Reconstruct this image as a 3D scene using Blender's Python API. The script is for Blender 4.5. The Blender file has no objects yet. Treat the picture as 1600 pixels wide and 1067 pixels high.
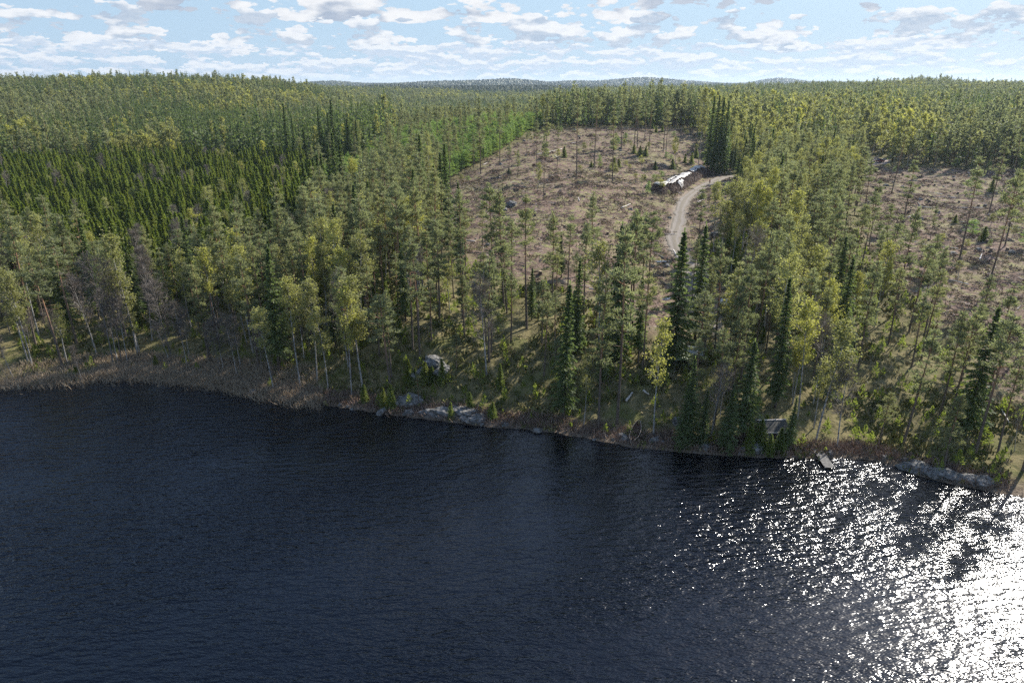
import bpy, math, random
import numpy as np
from mathutils import Vector, Matrix
random.seed(7)
RS = np.random.RandomState(11)
sc = bpy.context.scene
COL = sc.collection
R = math.radians

# ------------------------------------------------------------------ camera
PITCH = 20.57
CH = 46.0
cd = bpy.data.cameras.new("camera"); cam = bpy.data.objects.new("camera", cd); COL.objects.link(cam)
cd.sensor_width = 36.0; cd.lens = 24.0; cd.clip_start = 0.5; cd.clip_end = 30000
cam.location = (0, 0, CH); cam.rotation_euler = (R(90 - PITCH), 0, 0)
sc.camera = cam
sc.view_settings.view_transform = 'Standard'; sc.view_settings.look = 'None'
sc.view_settings.exposure = 0.62; sc.view_settings.gamma = 1.0
sc.render.engine = 'CYCLES'
cy = sc.cycles
cy.max_bounces = 5; cy.diffuse_bounces = 2; cy.glossy_bounces = 2; cy.transmission_bounces = 3
cy.volume_bounces = 0; cy.transparent_max_bounces = 6
cy.caustics_reflective = False; cy.caustics_refractive = False
cy.use_denoising = False; cy.sample_clamp_indirect = 4.0
cy.volume_max_steps = 64

# ------------------------------------------------------------------ sun and sky
SUN_AZ, SUN_EL = 45.5, 35.5         # azimuth to the right of the view axis
sd = bpy.data.lights.new("sun", 'SUN'); sun = bpy.data.objects.new("sun", sd); COL.objects.link(sun)
sd.energy = 5.0; sd.angle = R(0.5); sd.color = (1.0, 0.955, 0.88)
sun.location = (200, 200, 300); sun.rotation_euler = (R(90 - SUN_EL), 0, R(180 - SUN_AZ))

class NT:
    """tiny node-tree helper"""
    def __init__(s, nt): s.nt = nt; nt.nodes.clear()
    def n(s, t, **kw):
        nd = s.nt.nodes.new(t)
        ins = kw.pop('i', {})
        for k, v in kw.items(): setattr(nd, k, v)
        for k, v in ins.items():
            if isinstance(v, bpy.types.NodeSocket): s.nt.links.new(v, nd.inputs[k])
            elif isinstance(v, tuple) and len(v) == 3 and nd.inputs[k].type == 'RGBA': nd.inputs[k].default_value = (*v, 1)
            else: nd.inputs[k].default_value = v
        return nd
    def link(s, a, b): s.nt.links.new(a, b)
    def m(s, op, a, b=0.0, c=0.0, clamp=False):
        nd = s.n('ShaderNodeMath', operation=op, use_clamp=clamp, i={0: a, 1: b, 2: c}); return nd.outputs[0]
    def mix(s, f, a, b, bt='MIX'):
        nd = s.n('ShaderNodeMix', data_type='RGBA', blend_type=bt, i={0: f, 6: a, 7: b}); return nd.outputs[2]
    def noise(s, vec, scale, detail=4, rough=0.55, **kw):
        nd = s.n('ShaderNodeTexNoise', i={'Scale': scale, 'Detail': float(detail), 'Roughness': rough}, **kw)
        if vec is not None: s.link(vec, nd.inputs['Vector'])
        return nd.outputs['Fac']
    def ramp(s, f, lo, hi):
        nd = s.n('ShaderNodeMapRange', interpolation_type='SMOOTHSTEP', i={0: f, 1: lo, 2: hi, 3: 0.0, 4: 1.0}); return nd.outputs[0]
    def comb(s, x, y, z):
        return s.n('ShaderNodeCombineXYZ', i={0: x, 1: y, 2: z}).outputs[0]

world = bpy.data.worlds.new("World"); sc.world = world; world.use_nodes = True
W = NT(world.node_tree)
SKY_STRENGTH = 0.085
sky = W.n('ShaderNodeTexSky', sky_type='NISHITA', sun_disc=False, sun_elevation=R(SUN_EL), sun_rotation=R(SUN_AZ),
          air_density=1.0, dust_density=0.6, ozone_density=1.4, altitude=100)
tc = W.n('ShaderNodeTexCoord'); sx = W.n('ShaderNodeSeparateXYZ', i={0: tc.outputs['Generated']})
dx, dy, dz = sx.outputs
az = W.m('ARCTAN2', dx, dy); el = W.m('ARCSINE', dz)
def cloud_layer(base, sx_, sy_, seed, lo, hi, thr, soft, delta, white, grey, warp=0.0):
    """a bank of clouds between elevations lo and hi (radians): lit tops and grey bases"""
    v = W.comb(W.m('MULTIPLY', az, sx_), W.m('MULTIPLY', el, sy_), seed)
    v2 = W.comb(W.m('MULTIPLY', az, sx_), W.m('MULTIPLY', W.m('ADD', el, delta), sy_), seed)
    n1 = W.noise(v, 1.0, 9, 0.56); n2 = W.noise(v2, 1.0, 4, 0.5)
    env = W.m('MULTIPLY', W.ramp(el, lo[0], lo[1]), W.m('SUBTRACT', 1.0, W.ramp(el, hi[0], hi[1])))
    vo = W.n('ShaderNodeTexVoronoi', i={'Scale': 3.6, 'Detail': 2.0, 'Roughness': 0.5}); W.link(v, vo.inputs['Vector'])
    n1 = W.m('ADD', n1, W.m('MULTIPLY', W.m('SUBTRACT', 0.42, vo.outputs['Distance']), 0.17))
    den = W.m('ADD', n1, W.m('MULTIPLY', W.m('SUBTRACT', env, 1.0), 0.35))
    a = W.ramp(den, thr, thr + soft)
    n3_ = W.noise(v, 1.0, 4, 0.5)
    top = W.ramp(W.m('SUBTRACT', n3_, n2), -0.03, 0.09)   # denser above than here: we look at a base
    det = W.noise(v, 4.0, 6, 0.6)
    top = W.m('ADD', W.m('MULTIPLY', top, 0.75), W.m('MULTIPLY', W.ramp(det, 0.35, 0.62), 0.25))
    return W.mix(a, base, W.mix(top, grey, white))
c = sky.outputs[0]
c = W.mix(W.m('MULTIPLY', W.m('SUBTRACT', 1.0, W.ramp(el, 0.05, 0.30)), 0.85), c, (3.7, 5.2, 6.9))
c = W.mix(W.ramp(el, 0.25, 0.6), c, W.mix(1.0, c, (1.6, 1.65, 1.75), 'MULTIPLY'))
# high field of cumulus overhead (reflected in the lake)
zz = W.m('MAXIMUM', dz, 0.05)
pv = W.comb(W.m('DIVIDE', dx, zz), W.m('DIVIDE', dy, zz), 3.3)
na = W.noise(pv, 0.9, 6, 0.55)
a_hi = W.m('MULTIPLY', W.ramp(na, 0.54, 0.66), W.ramp(el, 0.12, 0.22))
c = W.mix(a_hi, c, (6.0, 6.6, 7.4))
c = cloud_layer(c, 7.5, 20.0, 4.7, (0.060, 0.085), (0.135, 0.20), 0.425, 0.03, 0.016, (7.2, 7.3, 7.5), (3.3, 3.9, 4.9))
c = cloud_layer(c, 13.5, 36.0, 9.1, (0.028, 0.045), (0.075, 0.105), 0.400, 0.028, 0.009, (7.1, 7.3, 7.6), (3.7, 4.5, 5.6))
c = cloud_layer(c, 24.0, 80.0, 2.4, (-0.004, 0.010), (0.045, 0.062), 0.355, 0.04, 0.004, (6.9, 7.2, 7.6), (4.5, 5.4, 6.6))
c = W.mix(W.m('SUBTRACT', 1.0, W.m('MULTIPLY', W.ramp(el, 0.0, 0.016), 1.0)), c, (5.9, 6.7, 7.5))
bg = W.n('ShaderNodeBackground', i={0: c, 1: SKY_STRENGTH})
W.link(bg.outputs[0], W.n('ShaderNodeOutputWorld').inputs[0])
world.cycles.sampling_method = 'MANUAL'; world.cycles.sample_map_resolution = 512

# ------------------------------------------------------------------ picture <-> place helpers
CP, SP = math.cos(R(PITCH)), math.sin(R(PITCH)); FP = 1600 * 24 / 36
def ray(px, py):
    a = np.asarray(px, float) - 800; b = np.asarray(py, float) - 533.5
    return a, FP * CP - b * SP, -(FP * SP + b * CP)
def W_at(px, py, z):
    a, f, d = ray(px, py); t = (z - CH) / d
    return a * t, f * t
def polar(px, r, z):
    th = math.atan((px - 800) / (FP / CP)); return r * math.sin(th), r * math.cos(th), z
def project(x, y, z):
    x = np.asarray(x, float); y = np.asarray(y, float); z = np.asarray(z, float) - CH
    depth = y * CP - z * SP; up = y * SP + z * CP
    depth = np.maximum(depth, 0.01)
    return 800 + FP * x / depth, 533.5 - FP * up / depth

# value noise
def _h(ix, iy, s):
    v = np.sin(ix * 127.1 + iy * 311.7 + s * 74.7) * 43758.5453
    return v - np.floor(v)
def vnoise(x, y, s=0):
    ix = np.floor(x); iy = np.floor(y); fx = x - ix; fy = y - iy
    fx = fx * fx * (3 - 2 * fx); fy = fy * fy * (3 - 2 * fy)
    a = _h(ix, iy, s); b = _h(ix + 1, iy, s); c_ = _h(ix, iy + 1, s); d = _h(ix + 1, iy + 1, s)
    return (a * (1 - fx) + b * fx) * (1 - fy) + (c_ * (1 - fx) + d * fx) * fy
def fbm(x, y, s=0, o=4):
    t = 0; a = 0.5
    for k in range(o): t = t + a * (vnoise(x, y, s + k * 13) - 0.5); x = x * 2.03 + 5; y = y * 2.03 + 9; a *= 0.5
    return t
def inpoly(x, y, P):
    x = np.asarray(x); y = np.asarray(y); r = np.zeros(x.shape, bool); n = len(P)
    for i in range(n):
        x1, y1 = P[i]; x2, y2 = P[(i + 1) % n]
        if y1 == y2: continue
        r ^= ((y1 > y) != (y2 > y)) & (x < (x2 - x1) * (y - y1) / (y2 - y1) + x1)
    return r

# ------------------------------------------------------------------ shoreline and terrain height
SHORE = [(-60, 609), (0, 607), (60, 601), (130, 594), (200, 588), (250, 590), (290, 596), (340, 603), (400, 614), (470, 628), (540, 637),
         (600, 646), (650, 652), (700, 658), (750, 665), (800, 668), (860, 674), (900, 681), (950, 690), (985, 697), (1040, 702),
         (1100, 709), (1150, 711), (1200, 714), (1240, 714), (1275, 715), (1320, 714), (1360, 718), (1400, 728), (1440, 744),
         (1500, 757), (1540, 766), (1600, 776), (1680, 792)]
_sx, _sy = W_at([p[0] for p in SHORE], [p[1] for p in SHORE], 0.0)
_th = list(np.arctan2(_sx, _sy)); _rr = list(np.hypot(_sx, _sy))
_th = [-3.2, -2.4, -1.6, -1.1, -0.85] + _th + [0.85, 1.1, 1.6, 2.4, 3.2]
_rr = [420, 420, 330, 210, 160] + _rr + [78, 72, 80, 160, 420]
def r_shore(th): return np.interp(th, _th, _rr)

CTRL = [(-200, 560, 1.5), (50, 570, 1), (200, 530, 1.6), (350, 560, 2), (480, 580, 2.6), (600, 600, 3.2), (660, 560, 6.2), (700, 590, 5), (760, 600, 3.4),
        (750, 520, 6.2), (870, 500, 7.2), (870, 460, 8.6), (800, 560, 4.8), (900, 600, 2.6), (960, 620, 2.4), (985, 552, 4.4), (1000, 480, 6),
        (1060, 560, 4), (1100, 480, 5.6), (1095, 420, 7), (1060, 350, 8.6), (1120, 280, 11), (1060, 290, 11.4), (900, 400, 10.5), (890, 300, 15),
        (800, 350, 12.2), (720, 310, 13), (750, 270, 15.2), (690, 300, 11.5), (640, 330, 9.2), (560, 350, 7.2), (450, 400, 5.2), (300, 420, 4.2),
        (150, 450, 3.4), (0, 480, 3), (-200, 500, 3), (250, 350, 4.8), (100, 300, 6.2), (-150, 300, 7), (0, 275, 8), (470, 272, 9), (350, 265, 8),
        (560, 268, 11), (600, 228, 15.5), (700, 205, 20), (800, 195, 23.6), (860, 199, 24.6), (950, 199, 24.6), (1060, 203, 23.2), (1150, 250, 13.4),
        (1450, 268, 13), (1600, 275, 13), (1350, 250, 13), (1580, 350, 9.6), (1450, 350, 9), (1590, 450, 7), (1450, 450, 6.6), (1350, 500, 5.4),
        (1250, 450, 7), (1190, 400, 10.5), (1160, 345, 11.5), (1200, 350, 10.6), (1250, 300, 11.4), (1200, 550, 4.4), (1300, 600, 3), (1450, 600, 3.2),
        (1580, 640, 2.6), (1500, 715, 1.3), (1750, 650, 3), (1750, 450, 8), (1800, 280, 14)]
pts = []
for px, py, z in CTRL:
    x, y = W_at(px, py, z); pts.append((float(x), float(y), z))
for px, py in SHORE[::3]:
    x, y = W_at(px, py, 0.0); pts.append((float(x), float(y), 0.5))
for px, r, z in [(800, 480, 17), (900, 470, 21), (1050, 480, 21), (1200, 420, 19), (1350, 450, 19), (1500, 480, 19), (1700, 480, 20), (1200, 700, 19), (1400, 800, 22),
                 (1600, 800, 20), (0, 430, 10), (200, 430, 9), (400, 440, 8), (550, 490, 8), (650, 560, 8), (750, 610, 8), (-200, 650, 22), (0, 700, 25), (150, 800, 34),
                 (300, 850, 36), (450, 850, 31), (550, 800, 14), (200, 600, 19), (650, 1000, 4), (800, 1000, 5), (950, 900, 9), (600, 1600, 22), (800, 1600, 14),
                 (950, 1500, 19), (700, 2300, 27), (500, 2300, 22), (900, 2300, 25), (1100, 2300, 22), (300, 2500, 25), (1300, 2000, 26), (1450, 1200, 31),
                 (1600, 1500, 29), (0, 2500, 25), (-400, 2500, 30), (2000, 2500, 30), (-400, 1000, 20), (2000, 900, 22), (100, 5000, 34), (500, 5000, 34), (800, 5000, 34), (1100, 5000, 34), (1600, 5000, 36), (-300, 6000, 34), (1900, 6000, 36), (800, 3400, 24), (400, 3400, 24), (1200, 3400, 24), (100, 9500, 40), (800, 9500, 40), (1500, 9500, 40)]:
    pts.append(polar(px, r, z))
pts = np.array(pts)
_U = np.stack([np.arctan2(pts[:, 0], pts[:, 1]) * 1.6, np.log(np.hypot(pts[:, 0], pts[:, 1]))], 1)
def _phi(d2): return 0.5 * d2 * np.log(d2 + 1e-12)
_n = len(pts)
_K = _phi(((_U[:, None] - _U[None]) ** 2).sum(-1)) + np.eye(_n) * 0.0004
_P = np.concatenate([np.ones((_n, 1)), _U], 1)
_A = np.zeros((_n + 3, _n + 3)); _A[:_n, :_n] = _K; _A[:_n, _n:] = _P; _A[_n:, :_n] = _P.T
_w = np.linalg.solve(_A, np.concatenate([pts[:, 2], np.zeros(3)]))
def tps(x, y):
    th = np.clip(np.arctan2(x, y), -0.95, 0.95); lr = np.log(np.clip(np.hypot(x, y), 60, 9500))
    U = np.stack([th * 1.6, lr], -1); out = np.empty(len(U))
    for i in range(0, len(U), 40000):
        u = U[i:i + 40000]
        out[i:i + 40000] = _phi(((u[:, None] - _U[None]) ** 2).sum(-1)) @ _w[:_n] + _w[_n] + u @ _w[_n + 1:]
    return out
def smooth(t): t = np.clip(t, 0, 1); return t * t * (3 - 2 * t)
ROADZ = None
FARHILLS = [(515, 4600, 20, 45), (700, 4000, 20, 90), (800, 4300, 24, 70), (890, 5200, 18, 60), (1000, 5400, 40, 50), (1075, 5600, 20, 50), (1215, 6200, 42, 40), (1300, 6800, 18, 70), (1440, 6800, 15, 60), (1570, 6600, 12, 50), (610, 2400, 9, 60), (820, 2100, 8, 90), (1455, 1300, 6, 50), (380, 3800, 12, 70)]
def H0(x, y):
    x = np.atleast_1d(np.asarray(x, float)); y = np.atleast_1d(np.asarray(y, float))
    th = np.arctan2(x, y); r = np.hypot(x, y); d = r - r_shore(th)
    t = np.maximum(tps(x, y), 0.5); ppx = 800 + np.tan(np.clip(th, -1.2, 1.2)) * FP / CP
    for bp, br, ba, bw in FARHILLS: t = t + ba * np.exp(-((ppx - bp) / bw) ** 2 - ((r - br) / (.10 * br)) ** 2)
    return t, d, r, th
def H(x, y):
    x = np.atleast_1d(np.asarray(x, float)); y = np.atleast_1d(np.asarray(y, float))
    t, d, r, th = H0(x, y)
    k = np.clip(r / 300, 1, 8)
    rough = fbm(x / 9, y / 9, 3, 4) * 2.0 + (np.abs(fbm(x / 3.1, y / 3.1, 8, 3)) - 0.1) * 1.7 + fbm(x / 60 / k, y / 60 / k, 5, 3) * 2.0 * k ** 1.05
    if ROADZ is not None:
        dr = road_dist(x, y); rough = rough * smooth((dr - 2.0) / 4.0)
    land = 0.12 + (t - 0.12 + np.minimum(rough, 9) * smooth((d - 1.5) / 8)) * smooth((d + 1.0) / 16)
    if ROADZ is not None: land = land - 0.16 * (1 - smooth((dr - 2.2) / 1.2))
    return np.where(d > 0, np.maximum(land, 0.06), 0.12 * smooth(1 + d / 0.8) - 0.22 * np.clip(-d, 0, 30))
def hit(px, py):
    """where the view ray through a pixel meets the ground"""
    a, f, d = ray(px, py); t = np.geomspace(0.03, 12, 2600)
    z = CH + d * t; h = H(a * t, f * t); k = int(np.argmax(z < h))
    return float(a * t[k]), float(f * t[k])
def hits(L): return [hit(*p) for p in L]

ROAD_PX = [(1105, 512), (1104, 495), (1102, 478), (1097, 458), (1089, 438), (1079, 420), (1066, 403), (1056, 390), (1053, 376), (1056, 362), (1061, 347), (1063, 330),
           (1067, 315), (1076, 303), (1092, 293), (1110, 285), (1130, 279), (1160, 275), (1200, 270), (1260, 262), (1320, 252), (1345, 249)]
def catmull(P, n=8):
    P = [np.array(p, float) for p in P]; P = [2 * P[0] - P[1]] + P + [2 * P[-1] - P[-2]]; o = []
    for i in range(1, len(P) - 2):
        for k in range(n):
            t = k / n; a, b, c_, d = P[i - 1:i + 3]
            o.append(0.5 * ((2 * b) + (c_ - a) * t + (2 * a - 5 * b + 4 * c_ - d) * t * t + (3 * b - a - 3 * c_ + d) * t ** 3))
    o.append(P[-2]); return np.array(o)
ROAD = catmull(hits(ROAD_PX), 10)
def road_dist(x, y):
    out = np.full(x.shape, 99.0)
    m = (x > 10) & (x < 220) & (y > 90) & (y < 420)
    if m.any():
        xs, ys = x[m], y[m]; o = np.full(xs.shape, 99.0)
        for p in ROAD[::2]: o = np.minimum(o, np.hypot(xs - p[0], ys - p[1]))
        out[m] = o
    return out
ROADZ = True

C1_PX = [(690, 300), (720, 272), (760, 250), (830, 206), (900, 199), (1085, 204), (1110, 240), (1140, 262), (1165, 300), (1160, 335), (1128, 372), (1112, 400), (1128, 460),
         (1112, 520), (1040, 545), (990, 505), (920, 475), (880, 450), (800, 440), (720, 400), (660, 345)]
C2_PX = [(1335, 256), (1420, 264), (1600, 270), (1750, 276), (1780, 600), (1600, 650), (1545, 570), (1470, 490), (1400, 440), (1350, 370)]
C1 = hits(C1_PX); C2 = hits(C2_PX)
YARD = hits([(1318, 256), (1335, 246), (1372, 246), (1392, 250), (1385, 256), (1350, 260)])
FOREST1 = hits([(-250, 600), (0, 596), (130, 588), (290, 588), (470, 622), (700, 650), (860, 667), (960, 680), (985, 560), (880, 475), (800, 470), (720, 425), (650, 350), (690, 302), (620, 312), (560, 350),
                (480, 400), (420, 440), (330, 470), (200, 480), (80, 450), (0, 430), (-250, 430)])
PLANT = hits([(-250, 430), (0, 430), (80, 450), (200, 480), (330, 470), (420, 440), (480, 400), (520, 335), (500, 290), (470, 272), (350, 267), (200, 268), (0, 275), (-250, 285)])
YPINE = hits([(500, 290), (470, 272), (560, 266), (600, 228), (700, 204), (800, 193), (855, 197), (830, 207), (760, 250), (722, 270), (690, 300), (620, 312), (560, 350), (520, 335)])
FOREST2 = hits([(985, 560), (960, 680), (1100, 700), (1240, 708), (1380, 712), (1500, 748), (1600, 766), (1780, 800), (1790, 650), (1600, 650), (1545, 570), (1470, 490), (1400, 440), (1350, 370), (1335, 256), (1300, 256),
                (1200, 290), (1168, 330), (1128, 372), (1112, 400), (1128, 460), (1112, 520), (1040, 545)])

# ------------------------------------------------------------------ object helpers
def mesh_np(name, V, F4=None, F3=None, mats=(), attr=None, midx=None, sm=False):
    """fast mesh from numpy: F4 quads (n,4), F3 tris (n,3); attr: {name: per-vertex float}"""
    me = bpy.data.meshes.new(name); V = np.asarray(V, np.float32)
    n4 = 0 if F4 is None else len(F4); n3 = 0 if F3 is None else len(F3)
    me.vertices.add(len(V)); me.vertices.foreach_set('co', V.ravel())
    idx = np.concatenate([a.ravel() for a in [np.asarray(F4 if n4 else np.zeros((0, 4)), np.int32), np.asarray(F3 if n3 else np.zeros((0, 3)), np.int32)]])
    me.loops.add(len(idx)); me.loops.foreach_set('vertex_index', idx.astype(np.int32))
    tot = np.concatenate([np.full(n4, 4), np.full(n3, 3)]).astype(np.int32)
    st = np.concatenate([[0], np.cumsum(tot)[:-1]]).astype(np.int32)
    me.polygons.add(n4 + n3); me.polygons.foreach_set('loop_start', st); me.polygons.foreach_set('loop_total', tot)
    if midx is not None: me.polygons.foreach_set('material_index', np.asarray(midx, np.int32))
    me.polygons.foreach_set('use_smooth', np.full(n4 + n3, sm, bool))
    for k, v in (attr or {}).items():
        a = me.attributes.new(k, 'FLOAT', 'POINT'); a.data.foreach_set('value', np.asarray(v, np.float32))
    for m in mats: me.materials.append(m)
    me.update(calc_edges=True); return me
def link(name, data, parent=None, loc=None, rotz=0, scale=None):
    o = bpy.data.objects.new(name, data); COL.objects.link(o)
    if parent is not None: o.parent = parent
    if loc is not None: o.location = loc
    if rotz: o.rotation_euler = (0, 0, rotz)
    if scale is not None: o.scale = scale
    return o
def tag(o, label=None, cat=None, group=None, kind=None):
    if label: o['label'] = label
    if cat: o['category'] = cat
    if group: o['group'] = group
    if kind: o['kind'] = kind
    return o
class MB:
    """collects vertices and faces of one mesh"""
    def __init__(s): s.V = []; s.F4 = []; s.F3 = []; s.T = []; s.n = 0
    def add(s, V, F4=None, F3=None, t=0.5):
        V = np.asarray(V, float).reshape(-1, 3)
        if F4 is not None and len(F4): s.F4.append(np.asarray(F4) + s.n)
        if F3 is not None and len(F3): s.F3.append(np.asarray(F3) + s.n)
        s.V.append(V); s.T.append(np.broadcast_to(np.asarray(t, float), (len(V),))); s.n += len(V)
    def box(s, cx, cy, cz, w, d, h, rz=0, t=0.5, tilt=(0, 0)):
        v = np.array([[x, y, z] for z in (-.5, .5) for y in (-.5, .5) for x in (-.5, .5)]) * (w, d, h)
        M = np.array(Matrix.Rotation(rz, 3, 'Z') @ Matrix.Rotation(tilt[0], 3, 'X') @ Matrix.Rotation(tilt[1], 3, 'Y'))
        s.add(v @ M.T + (cx, cy, cz), [[0, 2, 3, 1], [4, 5, 7, 6], [0, 1, 5, 4], [2, 6, 7, 3], [1, 3, 7, 5], [0, 4, 6, 2]], t=t)
    def tube(s, P, rad, k=6, t=0.5, cap=True):
        P = np.asarray(P, float); rad = np.broadcast_to(rad, (len(P),)); n = len(P)
        T = np.gradient(P, axis=0); T /= np.linalg.norm(T, axis=1)[:, None] + 1e-9
        up = np.array([0, 0, 1.]) if abs(T[0, 2]) < 0.9 else np.array([1., 0, 0])
        A = np.cross(T, up); A /= np.linalg.norm(A, axis=1)[:, None] + 1e-9; B = np.cross(T, A)
        an = np.arange(k) * 2 * math.pi / k
        V = P[:, None] + rad[:, None, None] * (np.cos(an)[None, :, None] * A[:, None] + np.sin(an)[None, :, None] * B[:, None])
        F = [[i * k + j, i * k + (j + 1) % k, (i + 1) * k + (j + 1) % k, (i + 1) * k + j] for i in range(n - 1) for j in range(k)]
        V = V.reshape(-1, 3); F3 = []
        if cap:
            V = np.vstack([V, P[0], P[-1]]); a, b = n * k, n * k + 1
            for j in range(k): F3 += [[a, (j + 1) % k, j], [b, (n - 1) * k + j, (n - 1) * k + (j + 1) % k]]
        s.add(V, F, F3, t)
    def quads(s, C, D, L, Wd, t):
        """thin leaf-like quads: centres C, unit directions D, length L, width Wd"""
        C = np.asarray(C); n = len(C); rnd = RS.normal(size=(n, 3)); S = np.cross(D, rnd); S /= np.linalg.norm(S, axis=1)[:, None] + 1e-9
        L = np.broadcast_to(L, (n,))[:, None]; Wd = np.broadcast_to(Wd, (n,))[:, None]
        a = C - D * L / 2; b = C + D * L / 2
        V = np.stack([a - S * Wd * .35, a + S * Wd * .35, b + S * Wd * .5, b - S * Wd * .5], 1).reshape(-1, 3)
        s.add(V, np.arange(4 * n).reshape(n, 4), t=np.repeat(np.broadcast_to(t, (n,)), 4))
    def sticks(s, P0, P1, r0, r1, t=0.5):
        """three-sided tapering prisms"""
        P0 = np.asarray(P0, float); P1 = np.asarray(P1, float); n = len(P0); D = P1 - P0; D /= np.linalg.norm(D, axis=1)[:, None] + 1e-9
        A = np.cross(D, RS.normal(size=(n, 3))); A /= np.linalg.norm(A, axis=1)[:, None] + 1e-9; B = np.cross(D, A)
        r0 = np.broadcast_to(r0, (n,))[:, None]; r1 = np.broadcast_to(r1, (n,))[:, None]; V = []
        for P, r in ((P0, r0), (P1, r1)):
            for k in range(3):
                an = k * 2.0944; V.append(P + r * (math.cos(an) * A + math.sin(an) * B))
        V = np.stack(V, 1).reshape(-1, 3); b = np.arange(n)[:, None] * 6
        F = np.concatenate([b + np.array([[0, 1, 4, 3]]), b + np.array([[1, 2, 5, 4]]), b + np.array([[2, 0, 3, 5]])])
        s.add(V, F, np.concatenate([b + np.array([[0, 2, 1]]), b + np.array([[3, 4, 5]])]), t=np.repeat(np.broadcast_to(t, (n,)), 6))
    def mesh(s, name, mat, sm=False):
        return mesh_np(name, np.vstack(s.V), np.vstack(s.F4) if s.F4 else None, np.vstack(s.F3) if s.F3 else None, [mat], {'tint': np.concatenate(s.T)}, sm=sm)
    def build(s, name, mat, parent=None, sm=False, **kw): return link(name, s.mesh(name, mat, sm), parent, **kw)

# ------------------------------------------------------------------ materials
def newmat(name):
    m = bpy.data.materials.new(name); m.use_nodes = True; return m, NT(m.node_tree)
def simple(name, a, b, rough=0.8, scale=3.0, bump=0.0, metallic=0.0, spec=0.3):
    m, N = newmat(name); tc = N.n('ShaderNodeTexCoord')
    f = N.noise(tc.outputs['Object'], scale, 5, 0.6)
    col = N.mix(N.ramp(f, 0.32, 0.68), a, b)
    p = N.n('ShaderNodeBsdfPrincipled', i={'Base Color': col, 'Roughness': rough, 'Metallic': metallic, 'Specular IOR Level': spec})
    if bump: N.link(N.n('ShaderNodeBump', i={'Height': f, 'Strength': 0.6, 'Distance': bump}).outputs[0], p.inputs['Normal'])
    N.link(p.outputs[0], N.n('ShaderNodeOutputMaterial').inputs[0]); return m
def foliage(name, dark, light, trans=0.35, warm=None, spread=0.5):
    m, N = newmat(name)
    t = N.n('ShaderNodeAttribute', attribute_name='tint').outputs['Fac']; rn = N.n('ShaderNodeObjectInfo').outputs['Random']
    f = N.m('ADD', N.m('MULTIPLY', t, 1 - spread), N.m('MULTIPLY', rn, spread))
    col = N.mix(f, dark, light)
    if warm:
        r2 = N.m('FRACT', N.m('MULTIPLY', rn, 17.3)); col = N.mix(N.m('MULTIPLY', N.ramp(r2, 0.55, 1.0), 0.55), col, warm)
    p = N.n('ShaderNodeBsdfPrincipled', i={'Base Color': col, 'Roughness': 0.6, 'Specular IOR Level': 0.25})
    tr = N.n('ShaderNodeBsdfTranslucent', i={0: N.mix(0.5, col, N.mix(1.0, col, (1.35, 1.45, 0.7), 'MULTIPLY'))})
    N.link(N.n('ShaderNodeMixShader', i={0: trans, 1: p.outputs[0], 2: tr.outputs[0]}).outputs[0], N.n('ShaderNodeOutputMaterial').inputs[0]); return m
def bark(name, low, high, z0, z1, marks=None):
    m, N = newmat(name); tc = N.n('ShaderNodeTexCoord'); z = N.n('ShaderNodeSeparateXYZ', i={0: tc.outputs['Object']}).outputs[2]
    col = N.mix(N.ramp(z, z0, z1), low, high)
    nz = N.noise(tc.outputs['Object'], 2.0 if marks is None else 3.0, 4, 0.6)
    col = N.mix(N.m('MULTIPLY', N.ramp(nz, 0.5, 0.62), 0.8 if marks else 0.45), col, marks or (0.05, 0.04, 0.03))
    p = N.n('ShaderNodeBsdfPrincipled', i={'Base Color': col, 'Roughness': 0.85, 'Specular IOR Level': 0.2})
    N.link(p.outputs[0], N.n('ShaderNodeOutputMaterial').inputs[0]); return m
def tinted(name, cols, rough=0.85):
    """colour chosen by the per-piece tint"""
    m, N = newmat(name); t = N.n('ShaderNodeAttribute', attribute_name='tint').outputs['Fac']
    r = N.n('ShaderNodeValToRGB', i={0: t}); cr = r.color_ramp
    cr.elements[0].color = (*cols[0], 1); cr.elements[1].color = (*cols[-1], 1)
    for k, c_ in enumerate(cols[1:-1]): cr.elements.new((k + 1) / (len(cols) - 1)).color = (*c_, 1)
    p = N.n('ShaderNodeBsdfPrincipled', i={'Base Color': r.outputs[0], 'Roughness': rough, 'Specular IOR Level': 0.2})
    N.link(p.outputs[0], N.n('ShaderNodeOutputMaterial').inputs[0]); return m
M = {}
M['pine'] = foliage('pine needles', (0.150, 0.165, 0.092), (0.310, 0.325, 0.185), 0.52, (0.31, 0.30, 0.14))
M['spruce'] = foliage('spruce needles', (0.080, 0.118, 0.045), (0.200, 0.245, 0.095), 0.50)
M['yspruce'] = foliage('young spruce needles', (0.105, 0.150, 0.034), (0.27, 0.315, 0.070), 0.52, (0.27, 0.28, 0.06))
M['ypine'] = foliage('young pine needles', (0.17, 0.25, 0.08), (0.34, 0.45, 0.14), 0.45, (0.28, 0.31, 0.08))
M['birch'] = foliage('birch leaves', (0.22, 0.215, 0.085), (0.42, 0.41, 0.165), 0.50, (0.52, 0.49, 0.10))
M['twig'] = foliage('bare twigs', (0.13, 0.105, 0.085), (0.27, 0.225, 0.19), 0.1)
M['bark_pine'] = bark('pine bark', (0.15, 0.12, 0.095), (0.36, 0.20, 0.12), 4, 12)
M['bark_spruce'] = bark('spruce bark', (0.095, 0.075, 0.06), (0.13, 0.09, 0.065), 2, 12)
M['bark_birch'] = bark('birch bark', (0.38, 0.36, 0.33), (0.46, 0.43, 0.39), 0, 12, (0.06, 0.055, 0.05))
M['bark_grey'] = bark('grey alder bark', (0.20, 0.18, 0.16), (0.30, 0.27, 0.24), 2, 12)
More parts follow.
